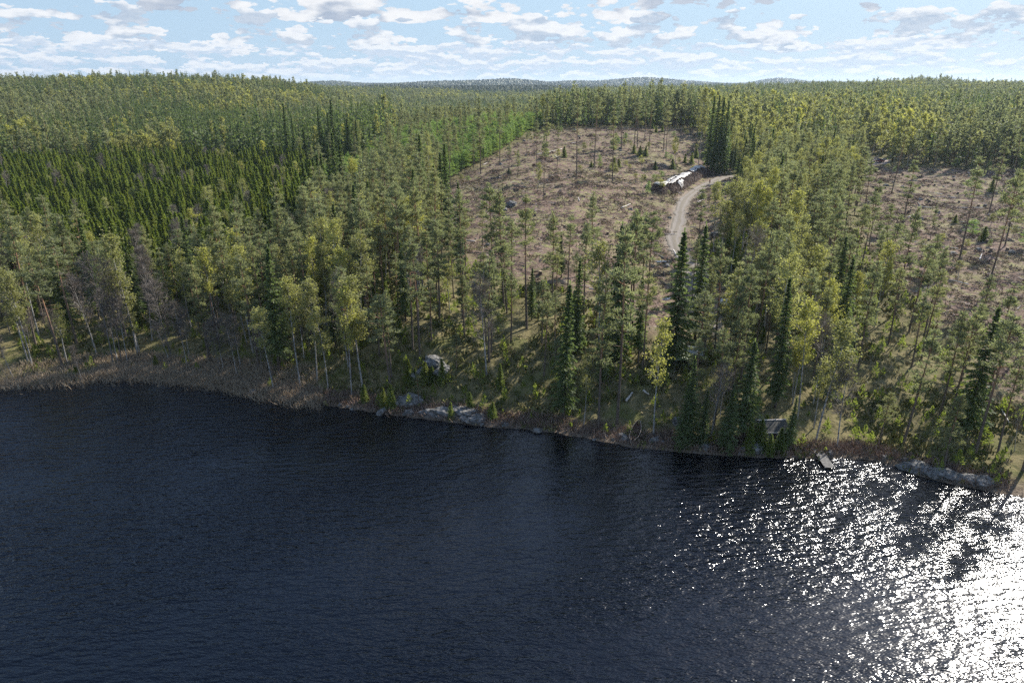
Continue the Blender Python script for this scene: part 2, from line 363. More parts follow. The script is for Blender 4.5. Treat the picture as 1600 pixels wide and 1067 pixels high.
M['slash'] = tinted('branches and slash', [(0.09, 0.065, 0.05), (0.19, 0.135, 0.10), (0.27, 0.20, 0.155), (0.38, 0.31, 0.26), (0.62, 0.56, 0.48)])
M['brush'] = tinted('brown brushwood', [(0.07, 0.048, 0.036), (0.15, 0.10, 0.075), (0.26, 0.18, 0.13), (0.38, 0.28, 0.21)])
M['grass'] = tinted('dry grass', [(0.16, 0.15, 0.055), (0.26, 0.22, 0.10), (0.36, 0.29, 0.17), (0.42, 0.35, 0.23)])
M['heath'] = tinted('heath and moss', [(0.06, 0.075, 0.02), (0.12, 0.13, 0.035), (0.20, 0.185, 0.06), (0.24, 0.19, 0.09)])
M['reed'] = tinted('reeds', [(0.26, 0.19, 0.13), (0.40, 0.31, 0.21), (0.50, 0.41, 0.28)])
M['rock'] = simple('granite', (0.07, 0.07, 0.06), (0.27, 0.255, 0.235), 0.9, 2.2, 0.3)
M['cutwood'] = simple('cut wood', (0.38, 0.28, 0.17), (0.55, 0.43, 0.28), 0.8, 2)
M['stump'] = simple('stump bark', (0.08, 0.06, 0.045), (0.18, 0.13, 0.10), 0.9, 3, 0.05)
M['greywood'] = simple('weathered wood', (0.13, 0.12, 0.11), (0.24, 0.225, 0.20), 0.85, 2.5, 0.02)
M['palewood'] = simple('peeled pale wood', (0.50, 0.44, 0.37), (0.72, 0.66, 0.58), 0.8, 2)
M['boatwood'] = simple('brown boat planks', (0.10, 0.055, 0.035), (0.17, 0.10, 0.065), 0.6, 3)
M['boatrim'] = simple('pale boat gunwale', (0.42, 0.33, 0.25), (0.55, 0.45, 0.35), 0.6, 3)
M['darkwall'] = simple('dark stained logs', (0.045, 0.032, 0.025), (0.085, 0.06, 0.045), 0.8, 2, 0.03)
M['felt'] = simple('dark roofing felt', (0.05, 0.05, 0.045), (0.10, 0.095, 0.08), 0.9, 2, 0.02)
M['greenroof'] = simple('pale green sheet roof', (0.26, 0.31, 0.20), (0.36, 0.41, 0.29), 0.5, 1.2)
M['greyroof'] = simple('grey sheet roof', (0.30, 0.31, 0.31), (0.48, 0.49, 0.49), 0.5, 1.4)
M['white'] = simple('white sheet', (0.50, 0.455, 0.39), (0.64, 0.59, 0.52), 0.55, 1.0, 0.05)
M['gravel'] = simple('gravel road', (0.30, 0.265, 0.225), (0.43, 0.385, 0.33), 0.95, 0.9, 0.03)
M['redcloth'] = simple('dark red jacket', (0.22, 0.03, 0.025), (0.30, 0.05, 0.04), 0.8, 8)
M['darkcloth'] = simple('dark trousers', (0.03, 0.03, 0.035), (0.05, 0.05, 0.055), 0.85, 8)
M['skin'] = simple('skin', (0.50, 0.31, 0.23), (0.55, 0.35, 0.26), 0.6, 6)
M['hair'] = simple('brown hair', (0.06, 0.04, 0.03), (0.09, 0.06, 0.045), 0.7, 20)
M['carwhite'] = simple('silver car paint', (0.55, 0.57, 0.60), (0.62, 0.64, 0.67), 0.25, 1, spec=0.6)
M['carred'] = simple('dark red car paint', (0.16, 0.02, 0.025), (0.20, 0.03, 0.03), 0.25, 1, spec=0.6)
M['carglass'] = simple('car glass', (0.03, 0.045, 0.055), (0.05, 0.065, 0.075), 0.06, 1, spec=0.8)
M['rubber'] = simple('tyre rubber', (0.02, 0.02, 0.02), (0.035, 0.035, 0.035), 0.85, 5)
M['rim'] = simple('wheel rim', (0.45, 0.45, 0.46), (0.55, 0.55, 0.56), 0.35, 2, metallic=0.8)
M['lamp'] = simple('car lamp glass', (0.65, 0.66, 0.68), (0.75, 0.76, 0.78), 0.15, 2)
M['lampred'] = simple('red lamp glass', (0.35, 0.02, 0.02), (0.42, 0.03, 0.03), 0.2, 2)

# ------------------------------------------------------------------ ground, lake, road
th = np.concatenate([np.arange(-3.14159, -0.86, 0.08), np.arange(-0.86, 0.90, 0.0045), np.arange(0.93, 3.1, 0.08)])
rr = [4.0, 20, 40, 55]
while rr[-1] < 9800:
    r = rr[-1]; rr.append(r * (1.012 if r < 430 else 1.028))
rr = np.array(rr); nt_, nr_ = len(th), len(rr)
TT, RR = np.meshgrid(th, rr); GX = (RR * np.sin(TT)).ravel(); GY = (RR * np.cos(TT)).ravel()
GZ = H(GX, GY)
i0 = np.arange(nr_ - 1)[:, None] * nt_ + np.arange(nt_)[None]; i1 = np.arange(nr_ - 1)[:, None] * nt_ + (np.arange(nt_)[None] + 1) % nt_
F = np.stack([i0, i1, i1 + nt_, i0 + nt_], -1).reshape(-1, 4)
def clear_mask(x, y):
    n = fbm(x / 12, y / 12, 31, 3) * 14
    m = np.zeros(x.shape)
    for (ox, oy) in ((0, 0), (3, 3), (-3, 3), (3, -3), (-3, -3)):
        m += (inpoly(x + ox + n, y + oy - n * .5, C1) | inpoly(x + ox + n, y + oy - n * .5, C2)) / 5
    return m
cl = clear_mask(GX, GY); dsh = np.clip(np.hypot(GX, GY) - r_shore(np.arctan2(GX, GY)), -20, 60)
rd = road_dist(GX, GY)
yd = inpoly(GX, GY, YARD) * 1.0
m, N = newmat('forest floor and cleared ground'); M['ground'] = m
pos = N.n('ShaderNodeNewGeometry').outputs['Position']
A = lambda k: N.n('ShaderNodeAttribute', attribute_name=k).outputs['Fac']
n1 = N.noise(pos, 0.09, 5, 0.6); n2 = N.noise(pos, 0.6, 6, 0.65); n3 = N.noise(pos, 3.0, 6, 0.7); n4 = N.noise(pos, 0.25, 6, 0.65)
floor = N.mix(N.ramp(n2, 0.35, 0.62), (0.085, 0.080, 0.032), (0.235, 0.195, 0.095))
floor = N.mix(N.m('MULTIPLY', N.ramp(n4, 0.5, 0.62), 0.6), floor, (0.15, 0.16, 0.05))
cut = N.mix(N.ramp(n3, 0.35, 0.65), (0.105, 0.064, 0.045), (0.31, 0.22, 0.165))
cut = N.mix(N.m('MULTIPLY', N.ramp(n2, 0.50, 0.60), 0.85), cut, (0.25, 0.25, 0.09)); cut = N.mix(N.m('MULTIPLY', N.ramp(n1, 0.50, 0.64), 0.6), cut, (0.26, 0.24, 0.11))
cut = N.mix(N.m('MULTIPLY', N.ramp(n4, 0.52, 0.60), 0.8), cut, (0.085, 0.055, 0.042))
cut = N.mix(N.m('MULTIPLY', N.ramp(N.noise(pos, 0.42, 5, 0.7), 0.60, 0.70), 0.8), cut, (0.40, 0.33, 0.28))
col = N.mix(A('clear'), floor, cut)
shore_c = N.mix(N.ramp(n3, 0.35, 0.65), (0.10, 0.075, 0.05), (0.28, 0.22, 0.16))
col = N.mix(N.m('SUBTRACT', 1.0, N.ramp(N.m('ADD', A('shore'), N.m('MULTIPLY', n2, 4.0)), 3.0, 7.0)), col, shore_c)
col = N.mix(N.m('SUBTRACT', 1.0, N.ramp(A('shore'), -1.2, 0.3)), col, (0.05, 0.03, 0.015))
col = N.mix(N.m('SUBTRACT', 1.0, N.ramp(A('road'), 1.8, 3.6)), col, (0.30, 0.24, 0.18))
col = N.mix(A('yard'), col, (0.42, 0.34, 0.30))
p = N.n('ShaderNodeBsdfPrincipled', i={'Base Color': col, 'Roughness': 0.95, 'Specular IOR Level': 0.1})
b = N.n('ShaderNodeBump', i={'Height': N.m('ADD', N.m('MULTIPLY', n3, 0.35), n2), 'Strength': 0.9, 'Distance': 0.5})
N.link(b.outputs[0], p.inputs['Normal']); N.link(p.outputs[0], N.n('ShaderNodeOutputMaterial').inputs[0])
ground = link('ground', mesh_np('ground', np.stack([GX, GY, GZ], 1), F, None, [M['ground']], {'clear': cl, 'shore': dsh, 'road': rd, 'yard': yd}, sm=True))
tag(ground, kind='structure')

# lake
wth = np.concatenate([np.arange(-3.14, -0.9, 0.05), np.arange(-0.9, 0.95, 0.01), np.arange(0.95, 3.14, 0.05)])
Rw = r_shore(wth) + 2.5; V = [(0, 0, 0)] + [(r * math.sin(t), r * math.cos(t), 0.0) for r, t in zip(Rw, wth)]
nW = len(wth); F3 = [[0, 1 + (k + 1) % nW, 1 + k] for k in range(nW)]
m, N = newmat('dark lake water'); M['water'] = m
pos = N.n('ShaderNodeNewGeometry').outputs['Position']; s = N.n('ShaderNodeSeparateXYZ', i={0: pos}).outputs
def wv(ax, ay, rot, seed):
    c_, s_ = math.cos(rot), math.sin(rot)
    u = N.m('ADD', N.m('MULTIPLY', s[0], c_ * ax), N.m('MULTIPLY', s[1], s_ * ax)); v = N.m('ADD', N.m('MULTIPLY', s[0], -s_ * ay), N.m('MULTIPLY', s[1], c_ * ay))
    return N.comb(u, v, seed)
wA = N.noise(wv(0.50, 1.6, 0.10, 1.0), 1.0, 1, 0.45)
wB = N.noise(wv(1.7, 4.5, -0.18, 5.0), 1.0, 1, 0.5)
wC = N.noise(wv(3.3, 8.5, 0.30, 9.0), 1.0, 0, 0.5)
gust = N.m('ADD', 0.48, N.m('MULTIPLY', N.ramp(N.noise(wv(0.020, 0.045, 0.3, 3.0), 1.0, 4, 0.6), 0.36, 0.62), 0.75))
hgt = N.m('MULTIPLY', N.m('ADD', N.m('ADD', N.m('MULTIPLY', wA, 0.80), N.m('MULTIPLY', wB, 0.30)), N.m('MULTIPLY', wC, 0.10)), gust)
bmp = N.n('ShaderNodeBump', i={'Height': hgt, 'Strength': 1.0, 'Distance': 0.31})
p = N.n('ShaderNodeBsdfPrincipled', i={'Base Color': (0.0012, 0.0022, 0.0045), 'Roughness': 0.15, 'IOR': 1.43, 'Normal': bmp.outputs[0]})
N.link(p.outputs[0], N.n('ShaderNodeOutputMaterial').inputs[0])
lake = link('lake_water', mesh_np('lake_water', V, None, F3, [M['water']])); tag(lake, kind='structure')

# road strip draped over the ground
def strip(name, P, wid, lift, mat, wob=0.6):
    T = np.gradient(P, axis=0); T /= np.linalg.norm(T, axis=1)[:, None]; Nn = np.stack([T[:, 1], -T[:, 0]], 1); V = []; k = 13
    for j in range(k):
        u = j / (k - 1) - 0.5; w = wid * (1 + wob * (vnoise(np.arange(len(P)) * 0.35, np.zeros(len(P)) + (j > 6), 4) - .5))
        Q = P + Nn * (u * w)[:, None]; z = H(Q[:, 0], Q[:, 1]) + lift - 0.12 * (abs(u) > 0.45) + 0.03 * math.cos(u * 12)
        V.append(np.column_stack([Q, z]))
    V = np.stack(V, 1).reshape(-1, 3); n = len(P)
    F = [[i * k + j, i * k + j + 1, (i + 1) * k + j + 1, (i + 1) * k + j] for i in range(n - 1) for j in range(k - 1)]
    return link(name, mesh_np(name, V, F, None, [mat], {'across': np.tile(np.linspace(0, 1, k), n)}, sm=True))
m, N = newmat('gravel road with wheel tracks'); M['road'] = m; pos = N.n('ShaderNodeNewGeometry').outputs['Position']; ac = N.n('ShaderNodeAttribute', attribute_name='across').outputs['Fac']
g_ = N.mix(N.noise(pos, 1.1, 6, 0.7), (0.17, 0.14, 0.11), (0.38, 0.335, 0.285)); tk = N.ramp(N.m('COSINE', N.m('MULTIPLY', N.m('SUBTRACT', ac, 0.25), 12.566)), -0.2, 0.6)
g_ = N.mix(N.m('MULTIPLY', N.m('SUBTRACT', 1.0, tk), 0.55), g_, (0.19, 0.16, 0.11)); p = N.n('ShaderNodeBsdfPrincipled', i={'Base Color': g_, 'Roughness': 0.95, 'Specular IOR Level': 0.1}); N.link(p.outputs[0], N.n('ShaderNodeOutputMaterial').inputs[0])
road = strip('gravel_road', ROAD, 3.7, 0.17, M['road']); tag(road, kind='structure')

# ------------------------------------------------------------------ tree shapes
def rdir(n): v = RS.normal(size=(n, 3)); return v / np.linalg.norm(v, axis=1)[:, None]
def unit(v): return v / (np.linalg.norm(v, axis=1)[:, None] + 1e-9)
def trunk_pts(h, wob, n=9):
    z = np.linspace(-0.6, h, n); a = RS.uniform(0, 6.28); 
    return np.column_stack([wob * np.sin(z / h * 2.4 + a) - wob * math.sin(a), wob * np.cos(z / h * 1.7 + a) - wob * math.cos(a), z])
def trunk_at(P, z): return np.column_stack([np.interp(z, P[:, 2], P[:, 0]), np.interp(z, P[:, 2], P[:, 1]), z])
def make_pine(h, c0, Rm, nb, full, lod=False):
    """Scots pine: bare trunk, layered sparse crown in the top part"""
    P = trunk_pts(h, 0.25); T = MB(); C = MB()
    T.tube(P, np.interp(P[:, 2], [-1, h], [0.19 * h / 18, 0.035]), 4 if lod else 7, cap=False)
    u = np.sort(RS.uniform(0, 1, nb) ** 0.85); z = h * (c0 + (1 - c0) * u); L = Rm * np.interp(u, [0, .18, .5, .8, 1], [.6, 1.0, .88, .50, .10]) * RS.uniform(.45, 1.28, nb)
    a = np.arange(nb) * 2.4 + RS.uniform(-.5, .5, nb); rise = np.interp(u, [0, 1], [0.02, 0.75]) + RS.uniform(-.12, .18, nb)
    B0 = trunk_at(P, z); D = unit(np.column_stack([np.cos(a), np.sin(a), rise])); B1 = B0 + D * L[:, None]
    if not lod: T.sticks(B0, B1, 0.035 + 0.018 * L, 0.012)
    nd = 0 if lod else 9                           # dead snags under the crown
    if nd:
        zz = h * RS.uniform(c0 * .45, c0, nd); aa = RS.uniform(0, 6.28, nd); q = trunk_at(P, zz)
        T.sticks(q, q + np.column_stack([np.cos(aa), np.sin(aa), -0.1 + 0 * aa]) * RS.uniform(.5, 1.5, nd)[:, None], 0.03, 0.01)
    nc = 3 if lod else full
    for k in range(nc):
        t = (0.38 + 0.62 * (k + .7) / nc) if nc > 1 else 0.7
        ctr = B0 + (B1 - B0) * t + RS.normal(size=(nb, 3)) * (0.16, 0.16, 0.08) * L[:, None] * .5
        side = RS.normal(size=(nb, 3)) * (0.28, 0.28, 0.05) * L[:, None] * .55; ctr = ctr + side
        nq = 3 if lod else 13; ct = np.repeat(ctr, nq, 0); dd = rdir(len(ct)); dd[:, 2] = np.abs(dd[:, 2]) * .7; dd = unit(dd + np.repeat(D, nq, 0) * .5)
        ll = RS.uniform(.26, .56, len(ct)) * (1.7 if lod else 1) * max(h, 13) / 18
        tint = np.repeat(RS.uniform(0, 1, nb), nq)
        kp = RS.rand(len(ct)) < np.clip(np.repeat(L, nq) / (.75 * Rm), .16, 1); ct, dd, ll, tint = ct[kp], dd[kp], ll[kp], tint[kp]
        C.quads(ct + dd * ll[:, None] * .45 + RS.normal(size=ct.shape) * (.17, .17, .10), dd, ll, (.42 if lod else .10) * max(h, 13) / 18, tint)
    return T, C
def make_spruce(h, Rm, c0=0.06, dens=1.0, lod=False, pw=0.9, qs=1.0):
    P = trunk_pts(h, 0.08); T = MB(); C = MB()
    T.tube(P, np.interp(P[:, 2], [-1, h], [0.20 * h / 18, 0.02]), 4 if lod else 7, cap=False)
    nb = int((26 if lod else 125) * dens * h / 18); u = (np.arange(nb) + RS.uniform(0, 1, nb)) / nb; u = u ** 0.85 if lod else u
    z = h * (c0 + (1 - c0) * u); L = Rm * ((1 - u) ** pw * np.interp(u, [0, .12], [.8, 1])) * RS.uniform(.72, 1.15, nb) + 0.12
    a = np.arange(nb) * 2.399 + RS.uniform(-.4, .4, nb); droop = np.interp(u, [0, .5, .85, 1], [-.42, -.22, .15, .9])
    B0 = trunk_at(P, z); D = unit(np.column_stack([np.cos(a), np.sin(a), droop])); B1 = B0 + D * L[:, None]
    S = unit(np.cross(D, np.array([0, 0, 1.])))
    if not lod: T.sticks(B0, B1, 0.03, 0.008)
    ns = 2 if lod else 5; tn = RS.uniform(0, 1, nb)
    for k in range(ns):
        t = (k + .6) / ns
        for sg in ((0,) if lod else (-1, 0, 1)):
            w = L * (1 - t * .6) * .30
            ctr = B0 + (B1 - B0) * t + S * (sg * w * RS.uniform(.5, 1.0, nb))[:, None]; ctr[:, 2] -= RS.uniform(0, .18, nb)
            dd = unit(D + S * sg * .9 + np.array([0, 0, -.28]) + RS.normal(size=D.shape) * .16)
            ll = (L / ns * 1.7 if lod else np.maximum(L / ns * 1.75, .28) * RS.uniform(.7, 1.3, nb)) * qs
            C.quads(ctr, dd, ll, (0.85 if lod else .23) * max(h, 13) / 18 * RS.uniform(.7, 1.3, nb) * qs, tn * .7 + RS.uniform(0, .3, nb))
    tz = np.linspace(h * .93, h * 1.01, 4); q = trunk_at(P, np.minimum(tz, h)); q[:, 2] = tz
    C.quads(q, np.tile([[0, 0, 1.]], (4, 1)), h * .05, .16 * h / 18, .6)
    return T, C
def make_birch(h, c0, Rm, leaves, lod=False, bare=False, forks=1, leaf=0.2):
    T = MB(); C = MB(); TW = MB()
    P = trunk_pts(h * .97, 0.45); T.tube(P, np.interp(P[:, 2], [-1, h], [0.14 * h / 17, 0.02]), 4 if lod else 6, cap=False)
    nb = 14 if lod else (52 if bare else 40); u = np.sort(RS.uniform(0, 1, nb)); z = h * (c0 + (.97 - c0) * u)
    L = Rm * np.interp(u, [0, .25, .6, 1], [.7, 1.1, .9, .22]) * RS.uniform(.6, 1.3, nb) * 1.25
    a = RS.uniform(0, 6.28, nb); B0 = trunk_at(P, z); D = unit(np.column_stack([np.cos(a), np.sin(a), RS.uniform(.7, 1.7, nb)]))
    B1 = B0 + D * L[:, None]; mid = (B0 + B1) / 2
    if not lod:
        T.sticks(B0, B1, 0.03, 0.01)
        n2 = 8 if bare else 4
        q0 = np.repeat(B0, n2, 0) + np.repeat(B1 - B0, n2, 0) * RS.uniform(.3, 1, (nb * n2, 1)); d2 = unit(np.repeat(D, n2, 0) + rdir(nb * n2) * .8)
        l2 = RS.uniform(.4, 1.3, nb * n2) * Rm * .55; q1 = q0 + d2 * l2[:, None]
        (C if bare else T).sticks(q0, q1, 0.016, 0.006, *( [RS.uniform(0, 1, nb * n2)] if bare else []))
    if bare:
        n3 = 1500; pick = RS.randint(0, nb * 8, n3); q = q0[pick] + (q1 - q0)[pick] * RS.uniform(.3, 1, (n3, 1)); d3 = unit(d2[pick] + rdir(n3) * .7 + (0, 0, .1))
        C.quads(q + d3 * .3, d3, RS.uniform(.4, .9, n3), 0.035, RS.uniform(0, 1, n3))
    else:
        n3 = leaves; 
        if lod: q = B0[RS.randint(0, nb, n3)]; k = RS.randint(0, nb, n3); q = B0[k] + (B1 - B0)[k] * RS.uniform(.2, 1.1, (n3, 1)) + RS.normal(size=(n3, 3)) * .5
        else: k = RS.randint(0, nb * 4, n3); q = q0[k] + (q1 - q0)[k] * RS.uniform(0, 1.15, (n3, 1)) + RS.normal(size=(n3, 3)) * (.22, .22, .26)
        C.quads(q, rdir(n3), RS.uniform(.7, 1.3, n3) * leaf, leaf * .85, _h(np.asarray(k) * 1., 3., 7) * .7 + RS.uniform(0, .3, n3))
    return T, C
def joined(T, C, name, mt, mc):
    """one mesh with trunk and crown for trees too small to show parts"""
    V = np.vstack(T.V + C.V); o4 = T.n; F4 = []; F3 = []; mi4 = []; mi3 = []
    for q, off, k in ((T, 0, 0), (C, T.n, 1)):
        for f in q.F4: F4.append(f + off); mi4 += [k] * len(f)
        for f in q.F3: F3.append(f + off); mi3 += [k] * len(f)
    return mesh_np(name, V, np.vstack(F4), np.vstack(F3) if F3 else None, [mt, mc], {'tint': np.concatenate(T.T + C.T)}, midx=mi4 + mi3)
KIND = {}
def kind(name, mt, mc, shapes, lods, hs):
    KIND[name] = dict(mt=mt, mc=mc, h=hs,
        full=[(t.mesh('trunk', mt, True), c.mesh('crown', mc)) for t, c in shapes],
        lod=[joined(t, c, name, mt, mc) for t, c in lods])
kind('pine_tree', M['bark_pine'], M['pine'],
     [make_pine(18, .48, 1.6, 32, 5), make_pine(18, .36, 1.5, 38, 5), make_pine(18, .54, 2.0, 30, 6), make_pine(18, .58, 1.2, 26, 4), make_pine(18, .28, 1.7, 46, 5), make_pine(18, .66, 1.3, 22, 5), make_pine(18, .42, 1.3, 34, 5), make_pine(18, .5, 2.2, 26, 7)],
     [make_pine(18, .34, 1.5, 44, 3, True), make_pine(18, .44, 1.7, 44, 3, True), make_pine(18, .30, 1.3, 40, 3, True)], 18)
kind('spruce_tree', M['bark_spruce'], M['spruce'],
     [make_spruce(18, 2.4), make_spruce(18, 2.0, .12), make_spruce(18, 2.8, .04, 1.1), make_spruce(18, 2.1, .2, .9)],
     [make_spruce(18, 2.0, .08, 1.4, True), make_spruce(18, 1.6, .1, 1.3, True)], 18)
kind('birch_tree', M['bark_birch'], M['birch'],
     [make_birch(17, .42, 1.7, 2300), make_birch(17, .36, 2.1, 2800), make_birch(17, .5, 1.5, 1700), make_birch(17, .45, 1.4, 1200)],
     [make_birch(17, .3, 2.0, 300, True, leaf=.62), make_birch(17, .35, 1.7, 260, True, leaf=.6)], 17)
kind('leafless_tree', M['bark_birch'], M['twig'], [make_birch(16, .35, 1.7, 0, bare=True), make_birch(16, .42, 1.4, 0, bare=True)], [], 16)
kind('alder_tree', M['bark_grey'], M['twig'], [make_birch(16, .3, 2.1, 0, bare=True)], [], 16)
for nm, mt, mc, L, hs in (('young_spruce', M['bark_spruce'], M['yspruce'], [make_spruce(10, 2.1, .02, 1.9), make_spruce(10, 1.7, .02, 1.8, pw=.8), make_spruce(10, 2.4, .0, 2.0), make_spruce(10, 1.9, .02, 1.7, pw=.7)], 10),
                          ('young_pine', M['bark_spruce'], M['ypine'], [make_pine(7, .10, 1.25, 34, 4), make_pine(7, .06, 1.05, 30, 4), make_pine(7, .15, 1.4, 34, 4)], 7)):
    KIND[nm] = dict(h=hs, mt=mt, mc=mc, full=[], lod=[joined(t, c, nm, mt, mc) for t, c in L])

# ------------------------------------------------------------------ where the trees stand
TREES = []            # dict(kind, x, y, h, w, hand)
def htop(bx, by, ty):
    """height of a tree whose foot and tip are seen at those picture heights"""
    x, y = hit(bx, by); z = float(H(x, y)[0]); b = ty - 533.5
    return x, y, z, CH - y * (FP * SP + b * CP) / (FP * CP - b * SP) - z
def hand(k, L, w=1.0, v=None):
    for q in L:
        x, y, z, h = htop(*q[:3]); TREES.append(dict(k=k, x=x, y=y, h=max(h, 2.5), w=(q[3] if len(q) > 3 else w), hand=1, v=v, lean=(q[4] if len(q) > 4 else 0)))
# (foot x, foot y, tip y[, girth, lean])
hand('birch_tree', [(51, 573, 427), (45, 567, 425), (61, 525, 350), (216, 556, 368), (220, 557, 470), (106, 569, 478), (470, 606, 433), (476, 565, 450), (496, 596, 434), (550, 620, 450, .8),
                    (567, 607, 433, 1.2), (912, 666, 555, .7), (1021, 683, 500), (1125, 650, 560, .8), (1211, 608, 400), (1246, 655, 470), (1055, 259, 215), (1091, 259, 140), (1160, 398, 292, 1.5),
                    (1182, 430, 318, 1.2), (1275, 688, 506, 1.1, -.06), (1100, 640, 575, .8), (640, 470, 372, 1.3), (840, 300, 255, .8), (1230, 430, 300, 1.2), (1255, 520, 385, 1.2), (1340, 262, 200, 1.2)])
hand('leafless_tree', [(152, 557, 425, 1, .08), (185, 569, 470), (200, 569, 455, .8), (238, 532, 400), (251, 507, 385), (265, 566, 500, .9, .14), (293, 575, 470), (297, 561, 480, .8), (377, 575, 495), (350, 580, 495, .8),
                       (1585, 705, 630, .6, .2), (130, 600, 540, .7), (20, 590, 520, .8), (1308, 700, 570)])
hand('alder_tree', [(178, 572, 400), (190, 566, 410, .8), (345, 584, 500, .8), (410, 590, 510, .7)])
hand('pine_tree', [(56, 540, 330), (99, 577, 400, 1.25), (122, 542, 372, 1.2), (327, 567, 408), (405, 578, 395), (330, 566, 450, .8), (612, 618, 462, 1.35), (726, 525, 398), (764, 564, 405, 1.3), (713, 580, 520),
                   (823, 514, 302, 1.1), (655, 637, 585, .9), (767, 648, 617, .8), (850, 588, 455), (935, 668, 430), (964, 663, 352), (986, 554, 332), (982, 545, 335), (1003, 500, 335), (1010, 495, 330),
                   (1085, 600, 455, 1.4), (1411, 695, 500), (1467, 652, 480), (1482, 662, 490), (1545, 608, 445), (1532, 660, 500), (1557, 715, 560),
                   (1393, 302, 198), (1409, 359, 245, 1.2), (1498, 410, 243, 1.1), (1540, 462, 268), (1570, 384, 260), (1545, 334, 215), (1379, 408, 318), (1370, 454, 350), (1453, 375, 320, .8), (1457, 271, 190),
                   (1580, 290, 188), (751, 273, 180, 1.15), (781, 254, 172), (740, 264, 210), (723, 252, 205), (823, 243, 205), (838, 262, 188, .8), (853, 251, 160), (871, 260, 190, .7), (849, 313, 210, .7),
                   (796, 281, 222, .8), (809, 278, 235, .8), (901, 274, 140), (928, 264, 135), (957, 285, 168), (971, 234, 165), (990, 237, 150), (996, 230, 150), (1014, 234, 150), (1007, 220, 152), (1036, 239, 160),
                   (1040, 246, 165), (801, 464, 345), (792, 490, 368), (887, 458, 335), (901, 460, 395, .8), (754, 385, 328), (726, 528, 430), (750, 500, 398, 1.4), (847, 540, 440), (868, 560, 455), (925, 426, 300),
                   (929, 535, 428), (1091, 387, 291, 1.1), (1088, 434, 365), (1081, 471, 375), (1104, 500, 400, .8), (1420, 520, 380), (1440, 560, 420), (1500, 600, 470), (1590, 560, 420), (1516, 560, 430), (1345, 420, 300), (1330, 450, 320)])
hand('spruce_tree', [(437, 585, 388, 1.1), (634, 503, 378), (880, 655, 445, 1.1), (1052, 575, 364, 1.35), (1075, 695, 560, .9), (1135, 705, 600, .9), (1160, 690, 535, 1.3), (1112, 272, 150), (1120, 273, 152), (1128, 272, 158),
                     (1104, 270, 150), (877, 434, 367, .9), (894, 530, 453), (962, 560, 352, 1.1), (1508, 676, 480, 1.2), (1095, 698, 610, .8), (1065, 700, 600, .8), (940, 600, 505, .9), (1230, 700, 620, .8)])
hand('young_spruce', [(1065, 420, 362, .8), (990, 240, 226, 1.5), (1000, 243, 228, 1.5), (1008, 245, 228, 1.4), (1070, 255, 240), (1080, 257, 238), (1025, 208, 196), (1035, 207, 196), (570, 632, 600), (600, 640, 605, .9), (1186, 703, 655, 1.2), (1217, 708, 668, 1.1), (1202, 711, 678), (1170, 708, 660), (690, 600, 560), (640, 600, 560), (735, 640, 612), (665, 600, 565, 1.1), (676, 596, 572), (650, 600, 575), (612, 640, 600), (770, 655, 628), (705, 655, 628, .8), (120, 590, 570), (245, 577, 560)])
HX = np.array([(t['x'], t['y']) for t in TREES])

def scatter(poly, sp, jit=0.42, pad=0):
    P = np.array(poly); x0, y0 = P.min(0) - pad; x1, y1 = P.max(0) + pad
    gx, gy = np.meshgrid(np.arange(x0, x1, sp), np.arange(y0, y1, sp)); gx = gx + (np.arange(gx.shape[0]) % 2)[:, None] * sp / 2
    x = (gx + RS.uniform(-jit, jit, gx.shape) * sp).ravel(); y = (gy + RS.uniform(-jit, jit, gy.shape) * sp).ravel()
    k = inpoly(x, y, poly); return x[k], y[k]
def far_from_hand(x, y, d=2.2): return (np.hypot(x[:, None] - HX[None, :, 0], y[:, None] - HX[None, :, 1]).min(1) > d)
def fan_ok(x, y, m0=-160, m1=1850):
    px, py = project(x, y, H(x, y)); return (px > m0) & (px < m1)
def add(k, x, y, h, w=1.0): TREES.append(dict(k=k, x=float(x), y=float(y), h=float(h), w=float(w), hand=0, v=None, lean=0))
KEEP = [hit(*p) for p in [(990, 680), (985, 640), (1060, 560), (1060, 590), (1131, 480), (1200, 680), (1200, 705), (1285, 700), (680, 590), (720, 640), (700, 640), (1000, 655), (1030, 650), (1010, 620)]]
KEEP = np.array(KEEP)
def near_keep(x, y, d=4.0): return np.hypot(KEEP[:, 0] - x, KEEP[:, 1] - y).min() < d

def pick(ws): return RS.choice(list(ws), p=np.array(list(ws.values())) / sum(ws.values()))
HT = {'pine_tree': (16.5, 3.0), 'spruce_tree': (15.5, 3.8), 'birch_tree': (14.5, 3.0), 'leafless_tree': (13.5, 2.2), 'alder_tree': (11, 2), 'young_spruce': (5.0, 1.8), 'young_pine': (5.0, 1.5)}
def plant_mixed(x, y, wsf, hk=1.0):
    px, py = project(x, y, H(x, y)); d = np.hypot(x, y) - r_shore(np.arctan2(x, y))
    for i in range(len(x)):
        ws = wsf(px[i], py[i], d[i], x[i], y[i])
        if ws is None: continue
        k = pick(ws); m_, s_ = HT[k]; h = np.clip(RS.normal(m_, s_), m_ * .6, m_ * 1.3) * hk
        if d[i] < 5: h *= .8
        add(k, x[i], y[i], h, RS.uniform(.85, 1.15))
